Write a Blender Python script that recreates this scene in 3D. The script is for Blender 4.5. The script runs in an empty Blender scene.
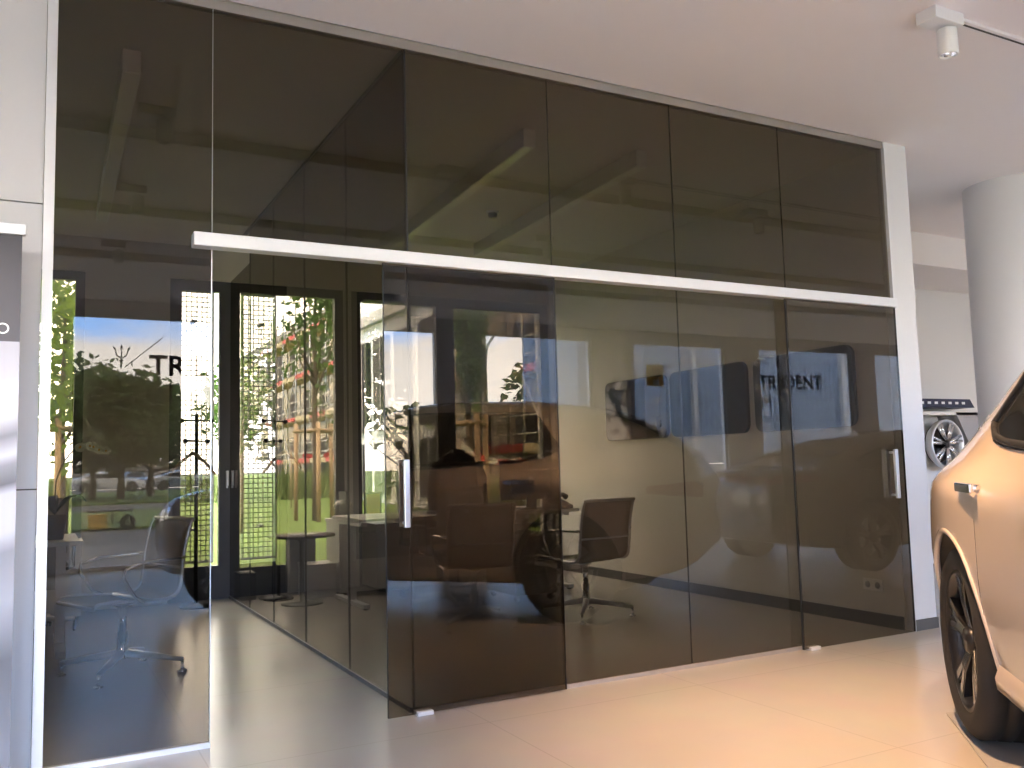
import bpy, bmesh, math, random
import numpy as np
from mathutils import Vector, Matrix
PI = math.pi
S = bpy.context.scene
COL = S.collection

# ------------------------------------------------------------------ camera
CAMP = (-1.5878, -4.0224, 1.15)
yaw, pitch, roll, FPX = math.radians(28.17), math.radians(5.166), math.radians(-1.475), 889.13
fw = Vector((math.sin(yaw)*math.cos(pitch), math.cos(yaw)*math.cos(pitch), math.sin(pitch)))
r0 = Vector((math.cos(yaw), -math.sin(yaw), 0)); u0 = r0.cross(fw)
cr = math.cos(roll)*r0 + math.sin(roll)*u0; cu = -math.sin(roll)*r0 + math.cos(roll)*u0
cam = bpy.data.cameras.new('camera'); cam_o = bpy.data.objects.new('camera', cam); COL.objects.link(cam_o)
cam.sensor_width = 36; cam.lens = FPX/1024*36; cam.clip_start = .05; cam.clip_end = 400
M4 = Matrix.Identity(4)
for i in range(3):
    M4[i][0] = cr[i]; M4[i][1] = cu[i]; M4[i][2] = -fw[i]; M4[i][3] = CAMP[i]
cam_o.matrix_world = M4
S.camera = cam_o

# ------------------------------------------------------------------ exposure, world, sun
S.view_settings.view_transform = 'Standard'; S.view_settings.look = 'None'
S.view_settings.exposure = 0.14; S.view_settings.gamma = 1; S.view_settings.use_curve_mapping = False
S.cycles.transparent_max_bounces = 40; S.cycles.max_bounces = 10; S.cycles.diffuse_bounces = 5
S.cycles.glossy_bounces = 5; S.cycles.transmission_bounces = 8; S.cycles.use_denoising = True
S.cycles.sample_clamp_indirect = 6.0; S.cycles.caustics_reflective = False; S.cycles.caustics_refractive = False
SKY, SUNP = 1.85, 13.0
W = bpy.data.worlds.new('sky'); S.world = W; W.use_nodes = True
nt = W.node_tree; nt.nodes.clear()
def N(nt, t, **k):
    n = nt.nodes.new(t)
    for a, b in k.items(): setattr(n, a, b)
    return n
L = nt.links.new
out = N(nt, 'ShaderNodeOutputWorld'); bg = N(nt, 'ShaderNodeBackground'); L(bg.outputs[0], out.inputs[0])
tc = N(nt, 'ShaderNodeTexCoord'); sep = N(nt, 'ShaderNodeSeparateXYZ'); L(tc.outputs['Generated'], sep.inputs[0])
mp = N(nt, 'ShaderNodeMapping'); mp.inputs['Scale'].default_value = (1.6, 1.6, 5.5); L(tc.outputs['Generated'], mp.inputs[0])
no = N(nt, 'ShaderNodeTexNoise'); no.inputs['Scale'].default_value = 2.3; no.inputs['Detail'].default_value = 6; no.inputs['Roughness'].default_value = .6
L(mp.outputs[0], no.inputs['Vector'])
def MATH(nt, op, a, b=None, c=None, clamp=False):
    n = nt.nodes.new('ShaderNodeMath'); n.operation = op; n.use_clamp = clamp
    for i, v in enumerate((a, b, c)):
        if v is None: continue
        if isinstance(v, (int, float)): n.inputs[i].default_value = v
        else: nt.links.new(v, n.inputs[i])
    return n.outputs[0]
# clouds thicken towards the garden side and towards the horizon
cl = MATH(nt, 'MULTIPLY_ADD', sep.outputs[1], .30, no.outputs['Fac'])
cl = MATH(nt, 'MULTIPLY_ADD', sep.outputs[0], .14, cl)
cl = MATH(nt, 'MULTIPLY_ADD', MATH(nt, 'MAXIMUM', MATH(nt, 'SUBTRACT', sep.outputs[2], .28), 0.0), .6, cl)
hz = MATH(nt, 'MULTIPLY_ADD', sep.outputs[2], -9.0, 1.9, clamp=True)
cl = MATH(nt, 'MULTIPLY_ADD', hz, .55, cl)
rp = N(nt, 'ShaderNodeValToRGB'); rp.color_ramp.elements[0].position = .42; rp.color_ramp.elements[1].position = .66
L(cl, rp.inputs[0])
mx = N(nt, 'ShaderNodeMix', data_type='RGBA')
mx.inputs[6].default_value = (3.7, 6.6, 12.6, 1); mx.inputs[7].default_value = (9.2, 8.6, 8.1, 1)
L(rp.outputs[0], mx.inputs[0]); L(mx.outputs[2], bg.inputs[0]); L(MATH(nt, 'MULTIPLY_ADD', hz, .45*SKY, SKY), bg.inputs[1])
sun = bpy.data.lights.new('sun', 'SUN'); sun.energy = SUNP; sun.angle = math.radians(1); sun.color = (1, .95, .86)
sun_o = bpy.data.objects.new('sun', sun); COL.objects.link(sun_o)
sun_o.rotation_euler = Vector((.66, .36, -1.0)).to_track_quat('-Z', 'Y').to_euler(); sun_o.location = (-30, -20, 40)
# portals in the window openings only steer the sky's own light
def portal(x, y, z, sx, sz, into):
    l = bpy.data.lights.new('window_portal', 'AREA'); l.shape = 'RECTANGLE'; l.size = sx; l.size_y = sz
    l.cycles.is_portal = True
    o = bpy.data.objects.new('window_portal', l); COL.objects.link(o); o.location = (x, y, z)
    o.rotation_euler = Vector((0, into, 0)).to_track_quat('-Z', 'Z').to_euler()
BACKWIN = [(-6.8, -4.75), (-4.03, -1.98), (-1.28, .8), (1.47, 3.5), (4.22, 6.2), (6.97, 8.95), (9.73, 11.95), (12.6, 14.8)]
FACWIN = [(-2.6, -1.24), (-.54, 0.0), (0.02, 1.09), (1.17, 2.2), (2.3, 3.46)]
for a, b in BACKWIN: portal((a+b)/2, -7.72, 1.57, b-a, 3.12, 1)
portal(-1.92, 4.46, 1.5, 1.3, 2.85, -1); portal(.28, 4.46, 1.5, 1.6, 2.85, -1); portal(2.3, 4.46, 1.5, 2.3, 2.85, -1)

# ------------------------------------------------------------------ materials
def mat(name, col, rough=.5, metal=0, var=.06, scale=8, bump=0, coat=0, emit=None, spec=.5, trans=0):
    m = bpy.data.materials.new(name); m.use_nodes = True; t = m.node_tree; b = t.nodes['Principled BSDF']
    b.inputs['Roughness'].default_value = rough; b.inputs['Metallic'].default_value = metal
    b.inputs['Specular IOR Level'].default_value = spec
    b.inputs['Coat Weight'].default_value = coat; b.inputs['Coat Roughness'].default_value = .03
    tx = N(t, 'ShaderNodeTexCoord'); n = N(t, 'ShaderNodeTexNoise'); n.inputs['Scale'].default_value = scale; n.inputs['Detail'].default_value = 3
    t.links.new(tx.outputs['Object'], n.inputs['Vector'])
    x = N(t, 'ShaderNodeMix', data_type='RGBA')
    x.inputs[6].default_value = tuple(c*(1-var) for c in col)+(1,); x.inputs[7].default_value = tuple(min(1, c*(1+var)) for c in col)+(1,)
    t.links.new(n.outputs['Fac'], x.inputs[0]); t.links.new(x.outputs[2], b.inputs['Base Color'])
    if bump:
        bp = N(t, 'ShaderNodeBump'); bp.inputs['Strength'].default_value = bump; bp.inputs['Distance'].default_value = .01
        t.links.new(n.outputs['Fac'], bp.inputs['Height']); t.links.new(bp.outputs[0], b.inputs['Normal'])
    if emit:
        b.inputs['Emission Color'].default_value = emit[0]+(1,); b.inputs['Emission Strength'].default_value = emit[1]
    return m
def glass(name, tint, ior=1.75):
    m = bpy.data.materials.new(name); m.use_nodes = True; t = m.node_tree; t.nodes.clear()
    o = N(t, 'ShaderNodeOutputMaterial'); mix = N(t, 'ShaderNodeMixShader'); t.links.new(mix.outputs[0], o.inputs[0])
    tr = N(t, 'ShaderNodeBsdfTransparent'); gl = N(t, 'ShaderNodeBsdfGlossy'); gl.inputs['Roughness'].default_value = 0
    ge = N(t, 'ShaderNodeNewGeometry'); fr = N(t, 'ShaderNodeFresnel'); fr.inputs['IOR'].default_value = ior
    front = MATH(t, 'SUBTRACT', 1.0, ge.outputs['Backfacing'])
    t.links.new(MATH(t, 'MULTIPLY', fr.outputs[0], front), mix.inputs[0])
    cm = N(t, 'ShaderNodeMix', data_type='RGBA'); cm.inputs[6].default_value = tint+(1,); cm.inputs[7].default_value = (1, 1, 1, 1)
    t.links.new(ge.outputs['Backfacing'], cm.inputs[0]); t.links.new(cm.outputs[2], tr.inputs[0])
    t.links.new(tr.outputs[0], mix.inputs[1]); t.links.new(gl.outputs[0], mix.inputs[2])
    return m
G_TINT = glass('tinted_glass', (.335, .295, .25), 1.50)
G_SUN = glass('sun_control_glass', (.62, .61, .56), 1.5)
G_CLEAR = glass('window_glass', (.90, .88, .84), 1.5)
M = dict(
    white_wall=mat('white_wall_paint', (.74, .735, .74), .6, bump=.02, var=.015, scale=60),
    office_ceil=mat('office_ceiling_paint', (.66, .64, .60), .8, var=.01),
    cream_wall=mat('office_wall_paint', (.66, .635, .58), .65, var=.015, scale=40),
    ceil=mat('ceiling_paint', (.90, .87, .86), .8, var=.01),
    panel=mat('wall_panel_laminate', (.66, .645, .64), .45, var=.012, scale=80),
    joint=mat('dark_joint', (.12, .11, .10), .8),
    alu=mat('brushed_aluminium', (.72, .73, .75), .34, .85, var=.03, scale=90),
    alu_l=mat('anodised_aluminium', (.78, .78, .79), .45, .35, var=.02, scale=60),
    chrome=mat('polished_chrome', (.85, .85, .86), .08, 1),
    anthra=mat('anthracite_frame', (.11, .115, .13), .42),
    sil=mat('silicone', (.05, .044, .038), .5),
    profile=mat('head_profile_paint', (.30, .275, .26), .7),
    black=mat('black_plastic', (.018, .018, .02), .45),
    gloss=mat('black_gloss', (.008, .008, .010), .04, spec=.15),
    base_b=mat('dark_skirting', (.10, .095, .09), .55),
    white=mat('white_laminate', (.80, .79, .77), .4, var=.02),
    grey=mat('grey_laminate', (.33, .33, .34), .5),
    paper=mat('paper', (.85, .85, .83), .7),
    mesh=mat('chair_net_fabric', (.40, .36, .31), .75, scale=200, bump=.2),
    leather=mat('black_fabric', (.014, .013, .014), .8, scale=60, bump=.3),
    lamp_w=mat('white_powder_coat', (.85, .85, .85), .35),
    diffuser=mat('lamp_diffuser', (.92, .93, .88), .14),
    lens=mat('lamp_lens', (1, .9, .75), .3, emit=((1, .78, .5), 14)),
    reflect=mat('reflector', (.8, .8, .8), .15, 1),
    paint=mat('cream_car_paint', (.70, .60, .52), .28, .0, coat=1, var=.01),
    tyre=mat('tyre_rubber', (.016, .016, .017), .75, bump=.1, scale=60),
    rim=mat('dark_rim', (.045, .045, .05), .3, .7),
    rimf=mat('machined_rim', (.55, .55, .56), .2, 1),
    carglass=mat('dark_car_glass', (.012, .014, .016), .03),
    red=mat('red_lamp_glass', (.35, .015, .015), .1, coat=1),
    leaf=mat('leaf', (.085, .17, .028), .6, var=.45, scale=2.2),
    leaf_l=mat('light_leaf', (.17, .27, .04), .6, var=.4, scale=2.2),
    leaf_d=mat('dark_leaf', (.12, .17, .06), .65, var=.5, scale=1.2),
    bark=mat('bark', (.10, .075, .055), .9, bump=.6, scale=20),
    stake=mat('pine_stake', (.36, .25, .15), .8),
    lawn=mat('lawn', (.085, .145, .016), .95, var=.25, scale=1.2, bump=.4),
    mead=mat('meadow_grass', (.13, .17, .045), .9, var=.4, scale=1.5),
    plaster=mat('beige_plaster', (.46, .41, .33), .9, var=.08, scale=1.2),
    bwhite=mat('white_render', (.74, .76, .78), .85, var=.02),
    darkwin=mat('dark_window_opening', (.022, .024, .028), .5, spec=.08),
    steel=mat('galvanised_tube', (.40, .40, .38), .45, .6),
    plank=mat('scaffold_plank', (.44, .36, .22), .85, var=.15),
    redpl=mat('red_board', (.42, .06, .05), .7),
    tapew=mat('white_tape', (.82, .82, .80), .5),
    taper=mat('red_tape', (.65, .05, .04), .5),
    asphalt=mat('asphalt', (.11, .11, .115), .9, bump=.3, scale=40),
    pave=mat('pavement', (.10, .10, .10), .9, scale=3),
    conc=mat('concrete', (.17, .16, .155), .9, scale=1.5, var=.12),
    yellow=mat('yellow_paint', (.85, .48, .04), .5),
    petal=mat('white_petal', (.80, .80, .72), .6),
    oleaf=mat('orchid_leaf', (.02, .05, .015), .4),
    pot=mat('dark_brown_pot', (.05, .035, .03), .4),
    letters=mat('window_lettering', (.05, .05, .055), .6),
    navy=mat('navy_sign', (.012, .014, .05), .35),
    bdark=mat('banner_dark_print', (.065, .062, .07), .55, var=.03),
    bprint=None, screen=mat('perforated_metal', (.74, .77, .76), .5),
    brown=mat('walnut_brown', (.10, .055, .035), .5), wood=mat('beech_wood', (.42, .30, .19), .5),
    orange=mat('orange_lens', (.8, .3, .05), .3), teal=mat('blue_plastic', (.05, .12, .20), .5),
    silver=mat('silver_car_paint', (.38, .41, .44), .3, .5, coat=1), navyp=mat('navy_car_paint', (.02, .03, .07), .3, coat=1),
    whitep=mat('white_car_paint', (.78, .78, .78), .3, coat=1), blackp=mat('black_car_paint', (.015, .015, .018), .3, coat=1),
    sedan=mat('bronze_car_paint', (.06, .045, .034), .3, coat=1),
)
def translucent(m, f, k=1.0):
    t = m.node_tree; b = t.nodes['Principled BSDF']; o = next(n for n in t.nodes if n.type == 'OUTPUT_MATERIAL')
    tr = N(t, 'ShaderNodeBsdfTranslucent'); mi = N(t, 'ShaderNodeMixShader'); mi.inputs[0].default_value = f
    t.links.new(b.inputs['Base Color'].links[0].from_socket, tr.inputs[0])
    t.links.new(b.outputs[0], mi.inputs[1]); t.links.new(tr.outputs[0], mi.inputs[2]); t.links.new(mi.outputs[0], o.inputs[0])
for k_ in ('leaf', 'leaf_l', 'leaf_d'): translucent(M[k_], .45)
translucent(M['petal'], .5)
def floor_mat():
    m = bpy.data.materials.new('floor_tiles'); m.use_nodes = True; t = m.node_tree; b = t.nodes['Principled BSDF']
    tx = N(t, 'ShaderNodeTexCoord'); mpp = N(t, 'ShaderNodeMapping'); mpp.inputs['Location'].default_value = (.97, .33, 0); t.links.new(tx.outputs['Object'], mpp.inputs[0])
    br = N(t, 'ShaderNodeTexBrick'); br.offset = 0; br.inputs['Scale'].default_value = 1
    br.inputs['Brick Width'].default_value = 1.2; br.inputs['Row Height'].default_value = 1.2
    br.inputs['Mortar Size'].default_value = .0035; br.inputs['Mortar Smooth'].default_value = .3
    br.inputs['Color1'].default_value = (.50, .47, .435, 1); br.inputs['Color2'].default_value = (.49, .46, .425, 1); br.inputs['Mortar'].default_value = (.43, .405, .375, 1)
    t.links.new(mpp.outputs[0], br.inputs['Vector'])
    n = N(t, 'ShaderNodeTexNoise'); n.inputs['Scale'].default_value = 3; n.inputs['Detail'].default_value = 5; t.links.new(tx.outputs['Object'], n.inputs['Vector'])
    x = N(t, 'ShaderNodeMix', data_type='RGBA', blend_type='MULTIPLY'); x.inputs[0].default_value = .15
    t.links.new(br.outputs['Color'], x.inputs[6]); t.links.new(n.outputs['Color'], x.inputs[7]); t.links.new(x.outputs[2], b.inputs['Base Color'])
    b.inputs['Roughness'].default_value = .23; b.inputs['Specular IOR Level'].default_value = .5
    return m
M['floor'] = floor_mat()
def clad_mat():
    m = mat('ribbed_cladding', (.50, .58, .70), .5); t = m.node_tree; b = t.nodes['Principled BSDF']
    tx = N(t, 'ShaderNodeTexCoord'); w = N(t, 'ShaderNodeTexWave'); w.inputs['Scale'].default_value = 1.6; t.links.new(tx.outputs['Object'], w.inputs['Vector'])
    r = N(t, 'ShaderNodeMix', data_type='RGBA'); r.inputs[6].default_value = (.20, .28, .42, 1); r.inputs[7].default_value = (.32, .41, .56, 1)
    t.links.new(w.outputs['Fac'], r.inputs[0]); t.links.new(r.outputs[2], b.inputs['Base Color']); return m
M['clad'] = clad_mat()

# ------------------------------------------------------------------ mesh helpers
class MB:
    def __init__(s): s.bm = bmesh.new(); s.mats = []; s.cur = 0
    def use(s, m):
        if m not in s.mats: s.mats.append(m)
        s.cur = s.mats.index(m); return s
    def _tag(s, faces, smooth=False):
        for f in faces: f.material_index = s.cur; f.smooth = smooth
    def box(s, x0, x1, y0, y1, z0, z1, bev=0, mtx=None):
        r = bmesh.ops.create_cube(s.bm, size=1)
        vs = r['verts']
        for v in vs:
            v.co = Vector(((x0+x1)/2+v.co.x*(x1-x0), (y0+y1)/2+v.co.y*(y1-y0), (z0+z1)/2+v.co.z*(z1-z0)))
        fs = set(f for v in vs for f in v.link_faces)
        if bev:
            es = list(set(e for v in vs for e in v.link_edges))
            b = bmesh.ops.bevel(s.bm, geom=es, offset=bev, segments=2, profile=.5, affect='EDGES')
            fs = set(b['faces']) | set(f for f in fs if f.is_valid); vs = list(set(v for f in fs for v in f.verts))
        if mtx is not None:
            for v in vs: v.co = mtx @ v.co
        s._tag(fs); return s
    def tube(s, pts, rad, n=10, cap=True, smooth=True):
        pts = [Vector(p) for p in pts]; rs = rad if isinstance(rad, (list, tuple)) else [rad]*len(pts)
        rings = []; prev = None
        for i, p in enumerate(pts):
            d = (pts[min(i+1, len(pts)-1)]-pts[max(i-1, 0)])
            if d.length < 1e-9: d = Vector((0, 0, 1))
            d.normalize()
            a = prev if prev is not None else (Vector((0, 0, 1)) if abs(d.z) < .9 else Vector((1, 0, 0)))
            a = (a - d*a.dot(d)).normalized(); prev = a; b = d.cross(a)
            rings.append([s.bm.verts.new(p+rs[i]*(math.cos(2*PI*k/n)*a+math.sin(2*PI*k/n)*b)) for k in range(n)])
        fs = []
        for i in range(len(rings)-1):
            for k in range(n): fs.append(s.bm.faces.new((rings[i][k], rings[i][(k+1) % n], rings[i+1][(k+1) % n], rings[i+1][k])))
        s._tag(fs, smooth)
        if cap: s._tag([s.bm.faces.new(rings[0][::-1]), s.bm.faces.new(rings[-1])])
        return s
    def lathe(s, prof, n=28, c=(0, 0, 0), axis='z', smooth=True):
        rings = []
        for r, h in prof:
            ring = []
            for k in range(n):
                a = 2*PI*k/n; x, y = max(r, 1e-5)*math.cos(a), max(r, 1e-5)*math.sin(a)
                p = (x, y, h) if axis == 'z' else (x, h, y) if axis == 'y' else (h, x, y)
                ring.append(s.bm.verts.new(Vector(c)+Vector(p)))
            rings.append(ring)
        fs = []
        for i in range(len(rings)-1):
            for k in range(n): fs.append(s.bm.faces.new((rings[i][k], rings[i][(k+1) % n], rings[i+1][(k+1) % n], rings[i+1][k])))
        s._tag(fs, smooth); return s
    def grid(s, P, smooth=True, thick=0):
        V = [[s.bm.verts.new(p) for p in row] for row in P]; fs = []
        for i in range(len(V)-1):
            for j in range(len(V[0])-1): fs.append(s.bm.faces.new((V[i][j], V[i+1][j], V[i+1][j+1], V[i][j+1])))
        s._tag(fs, smooth)
        if thick: 
            r = bmesh.ops.solidify(s.bm, geom=fs, thickness=thick)
            s._tag([f for f in r['geom'] if isinstance(f, bmesh.types.BMFace)], smooth)
        return s
    def prism(s, poly, axis, a, b):
        def P(u, v, w): return Vector((w, u, v)) if axis == 'x' else Vector((u, w, v)) if axis == 'y' else Vector((u, v, w))
        A = [s.bm.verts.new(P(u, v, a)) for u, v in poly]; B = [s.bm.verts.new(P(u, v, b)) for u, v in poly]; n = len(poly)
        fs = [s.bm.faces.new(A[::-1]), s.bm.faces.new(B)]+[s.bm.faces.new((A[i], A[(i+1) % n], B[(i+1) % n], B[i])) for i in range(n)]
        s._tag(fs); return s
    def ball(s, c, r, sc=(1, 1, 1), sub=2):
        q = bmesh.ops.create_icosphere(s.bm, subdivisions=sub, radius=r)
        for v in q['verts']: v.co = Vector(c)+Vector((v.co.x*sc[0], v.co.y*sc[1], v.co.z*sc[2]))
        s._tag(set(f for v in q['verts'] for f in v.link_faces), True); return s
    def obj(s, name, m=None, parent=None, fix=True):
        if fix: bmesh.ops.recalc_face_normals(s.bm, faces=s.bm.faces)
        me = bpy.data.meshes.new(name); s.bm.to_mesh(me); s.bm.free()
        for q in (s.mats or [m]): me.materials.append(q)
        o = bpy.data.objects.new(name, me); COL.objects.link(o)
        if parent is not None: o.parent = parent
        return o
def tag(o, label, cat, group=None, kind=None):
    o['label'] = label; o['category'] = cat
    if group: o['group'] = group
    if kind: o['kind'] = kind
    return o
def thing(name, label, cat, loc=(0, 0, 0), rz=0, group=None):
    o = bpy.data.objects.new(name, None); COL.objects.link(o); o.location = loc; o.rotation_euler = (0, 0, rz); o.empty_display_size = .1
    return tag(o, label, cat, group)
def struct(name, mb, m=None, parent=None):
    o = mb.obj(name, m, parent)
    if parent is None: o['kind'] = 'structure'
    return o
def sempty(name, loc=(0, 0, 0)):
    o = bpy.data.objects.new(name, None); COL.objects.link(o); o.location = loc; o['kind'] = 'structure'; return o
def copy_tree(o, parent=None):
    c = o.copy(); COL.objects.link(c); c.parent = parent
    for ch in [x for x in o.children]: copy_tree(ch, c)
    return c
def dup(o, loc, rz, label, group=None):
    c = copy_tree(o); c.location = loc; c.rotation_euler = (0, 0, rz); c['label'] = label
    if group: c['group'] = group
    return c
def text_obj(name, s, size, m, parent=None, loc=(0, 0, 0), rot=(PI/2, 0, 0), ext=.002, bold=0):
    cu_ = bpy.data.curves.new(name, 'FONT'); cu_.body = s; cu_.size = size; cu_.extrude = ext; cu_.offset = bold
    tmp = bpy.data.objects.new(name, cu_); COL.objects.link(tmp)
    dg = bpy.context.evaluated_depsgraph_get(); me = bpy.data.meshes.new_from_object(tmp.evaluated_get(dg))
    bpy.data.objects.remove(tmp); me.materials.clear(); me.materials.append(m)
    o = bpy.data.objects.new(name, me); COL.objects.link(o); o.location = loc; o.rotation_euler = rot
    if parent is not None: o.parent = parent
    return o

# ================================================================== SETTING: shell
struct('floor', MB().box(-7.2, 16, -7.95, 4.75, -.2, 0), M['floor'])
struct('ceiling', MB().box(-7.2, 16, -7.95, -.02, 3.285, 3.5).box(3.72, 16, -.02, 2.6, 3.285, 3.5), M['ceil'])
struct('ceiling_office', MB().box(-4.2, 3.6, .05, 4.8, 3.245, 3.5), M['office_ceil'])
struct('wall_shade_mass', MB().box(-30, 40, -8.0, 4.8, 3.5, 13), M['white_wall'])  # unseen mass added overhead to keep sun off the lawn by the facade
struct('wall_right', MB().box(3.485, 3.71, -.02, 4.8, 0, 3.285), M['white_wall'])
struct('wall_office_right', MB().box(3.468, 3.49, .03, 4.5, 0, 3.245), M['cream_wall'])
struct('baseboard_office', MB().box(3.455, 3.468, .04, 4.5, 0, .085), M['base_b'])
struct('baseboard_right', MB().box(3.49, 3.718, -.028, -.02, 0, .07).box(3.71, 3.718, -.02, 2.0, 0, .07), M['base_b'])
mb = MB()   # facade wall: piers, lintel, low plinths
mb.box(-4.2, -2.6, 4.5, 4.8, 0, 3.245).box(-1.24, -.54, 4.5, 4.8, 0, 3.245).box(1.09, 1.17, 4.5, 4.8, 0, 3.245).box(3.46, 3.49, 4.5, 4.8, 0, 3.245)
mb.box(-2.6, -1.24, 4.5, 4.8, 2.93, 3.245).box(-.54, 1.09, 4.5, 4.8, 2.93, 3.245).box(1.17, 3.46, 4.5, 4.8, 2.93, 3.245)
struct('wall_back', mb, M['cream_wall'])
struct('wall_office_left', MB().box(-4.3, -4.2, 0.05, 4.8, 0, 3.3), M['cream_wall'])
mb = MB()
xs = [-7.2]+[v for w in BACKWIN for v in w]+[16]
for i in range(0, len(xs), 2): mb.box(xs[i], xs[i+1], -7.95, -7.8, 0, 3.13)
mb.box(-7.2, 16, -7.95, -7.8, 3.13, 3.285)
struct('wall_street', mb, M['white_wall'])
struct('wall_left_end', MB().box(-7.3, -7.2, -7.95, .1, 0, 3.5), M['white_wall'])
struct('wall_right_end', MB().box(16, 16.1, -7.95, 2.6, 0, 3.5), M['white_wall'])
struct('wall_far', MB().box(3.72, 16, 2.4, 2.6, 0, 3.285), M['white_wall'])
struct('trim_1', MB().box(3.72, 16, 1.55, 2.4, 2.97, 3.285), M['ceil'])
for i, y in enumerate((-1.98, -3.75, -5.4)): struct('trim_%d' % (i+2), MB().box(-7.2, 16, y, y+.24, 3.21, 3.285), M['ceil'])
# panelled wall on the left of the glass: three laminate panels with shadow joints, aluminium end strip
mb = MB().use(M['panel'])
for z0, z1 in ((0, 1.097), (1.103, 2.247), (2.253, 3.285)):
    mb.box(-4.4, -1.585, -.03, .0, z0, z1).box(-7.2, -4.405, -.03, .0, z0, z1)
mb.use(M['joint']).box(-7.2, -1.585, .0, .06, 0, 3.285)
struct('wall_left', mb)
struct('trim_5', MB().box(-1.583, -1.545, -.045, .06, 0, 3.285), M['alu_l'])
# round column
mb = MB().lathe([(.36, 0), (.36, 3.285)], 48, (5.33, .25, 0)); struct('wall_column', mb, M['white_wall'])

# ------------------------------------------------------------------ glass wall
def pane(name, x0, x1, y0, y1, z0, z1, parent, m=None):
    o = MB().box(x0, x1, y0, y1, z0, z1).obj(name, m or G_TINT, parent); return o
wf = sempty('wall_front')
JX = [-1.543, -.922, 0.0, .825, 1.66, 2.52, 3.48]
g = .0025
pane('glass_pane', JX[0], JX[1]-g, -.006, .006, .02, 3.24, wf)
pane('glass_pane', JX[1]+g, -.004, -.006, .006, 2.15, 3.24, wf)
for i in (2, 3, 4): pane('glass_pane', JX[i]+g*.3, JX[i+1]-g*.3, -.006, .006, .02, 3.24, wf)
pane('glass_pane', JX[5]+g*.3, JX[6], -.006, .006, 2.15, 3.24, wf)
MB().box(-1.543, 3.49, -.012, .02, 3.238, 3.285).obj('head_profile', M['profile'], wf)
MB().box(-1.543, -.922, -.018, .018, 0, .022).obj('floor_profile', M['alu_l'], wf)
MB().box(0, 2.52, -.018, .018, 0, .02).obj('floor_profile', M['profile'], wf)
MB().box(3.476, 3.49, -.03, .03, 0, 3.24).obj('end_profile', M['alu_l'], wf)
for i in (1, 2, 3, 4):
    z0 = .02 if i in (3, 4) else 2.15
    mb = MB().box(JX[i]-g*.3, JX[i]+g*.3, -.0061, .006, z0, 3.24)
    if i == 2: mb = MB().box(-.0035, .0035, -.0065, .0065, .02, 3.24)
    mb.obj('silicone_joint', M['alu'] if i == 1 else M['black'] if i == 2 else M['sil'], wf)
MB().box(JX[1]-.0025, JX[1]+.001, -.0062, .0062, .02, 2.15).obj('glass_edge', M['alu'], wf)
wp = sempty('wall_partition')
PY = [.012, .97, 1.9, 2.8, 3.65, 4.5]
for i in range(5): pane('glass_pane', -.006, .006, PY[i]+.002, PY[i+1]-.002, .02, 2.93 if i == 4 else 3.245, wp)
MB().box(-.016, .016, .012, 4.5, 0, .022).obj('floor_profile', M['anthra'], wp)
MB().box(-.012, .012, .012, 4.1, 3.225, 3.245).obj('head_profile', M['anthra'], wp)
for i in range(1, 5): MB().box(-.006, .006, PY[i]-.002, PY[i]+.002, .02, 3.24).obj('silicone_joint', M['black'], wp)
# sliding rail and the two sliding doors
rl = struct('trim_6', MB().box(-1.01, 3.445, -.085, -.012, 2.125, 2.185, .003), M['alu_l'])
MB().box(3.4451, 3.447, -.075, -.022, 2.135, 2.155).obj('end_cap', M['alu'], rl)
MB().tube([(3.446, -.05, 2.155), (3.449, -.05, 2.155)], .006).obj('screw', M['black'], rl)
def slide_door(name, x0, x1, hx):
    d = sempty(name)
    pane('door_pane', x0, x1, -.056, -.044, .008, 2.13, d)
    MB().box(x0-.002, x0, -.0565, -.0435, .008, 2.125).box(x1, x1+.002, -.0565, -.0435, .008, 2.125).obj('pane_edge', M['black'], d)
    mb = MB()
    for sy in (-.105, -.012 + .0):
        y0 = -.105 if sy < -.05 else -.04
        if sy < -.05:
            mb.box(hx-.014, hx+.014, -.112, -.092, .87, 1.185, .003)
            for z in (.89, 1.165): mb.tube([(hx, -.095, z), (hx, -.056, z)], .008)
    mb.obj('door_handle', M['alu'], d)
    mb = MB().box(hx-.014, hx+.014, -.044, -.03, .87, 1.185, .003); mb.obj('door_handle', M['alu'], d)
    return d
slide_door('door_1', -.145, .805, -.06)
slide_door('door_2', 2.46, 3.45, 3.31)
for x in (.02, 2.53): struct('trim_%d' % (7 if x < 1 else 8), MB().box(x-.03, x+.05, -.075, -.02, 0, .02, .003), M['alu_l'])

# ------------------------------------------------------------------ facade windows
def window(name, x0, x1, y, z0, z1, fw_, m, gm=None, mull=(), depth=.07, bot=None):
    w = sempty(name); bt = bot if bot else fw_
    mb = MB().box(x0, x0+fw_, y, y+depth, z0, z1).box(x1-fw_, x1, y, y+depth, z0, z1).box(x0+fw_, x1-fw_, y, y+depth, z1-fw_, z1).box(x0+fw_, x1-fw_, y, y+depth, z0, z0+bt)
    for mx_ in mull: mb.box(mx_-fw_/2, mx_+fw_/2, y, y+depth, z0+bt, z1-fw_)
    mb.obj('window_frame', m, w)
    es = [x0+fw_]+[v for q in mull for v in (q-fw_/2, q+fw_/2)]+[x1-fw_]
    for i in range(0, len(es), 2): pane('window_pane', es[i], es[i+1], y+depth*.4, y+depth*.6, z0+bt, z1-fw_, w, gm or G_SUN)
    return w
window('window_1', -2.6, -1.24, 4.52, .0, 2.93, .075, M['anthra'], bot=.3)
w2 = window('window_2', -.54, -.0, 4.52, 0, 2.93, .10, M['anthra'], bot=.30)
w3 = window('window_3', .0, 1.09, 4.52, 0, 2.93, .085, M['anthra'], bot=.26)
window('window_4', 1.17, 2.2, 4.52, 0, 2.93, .10, M['anthra'], bot=.4)
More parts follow.
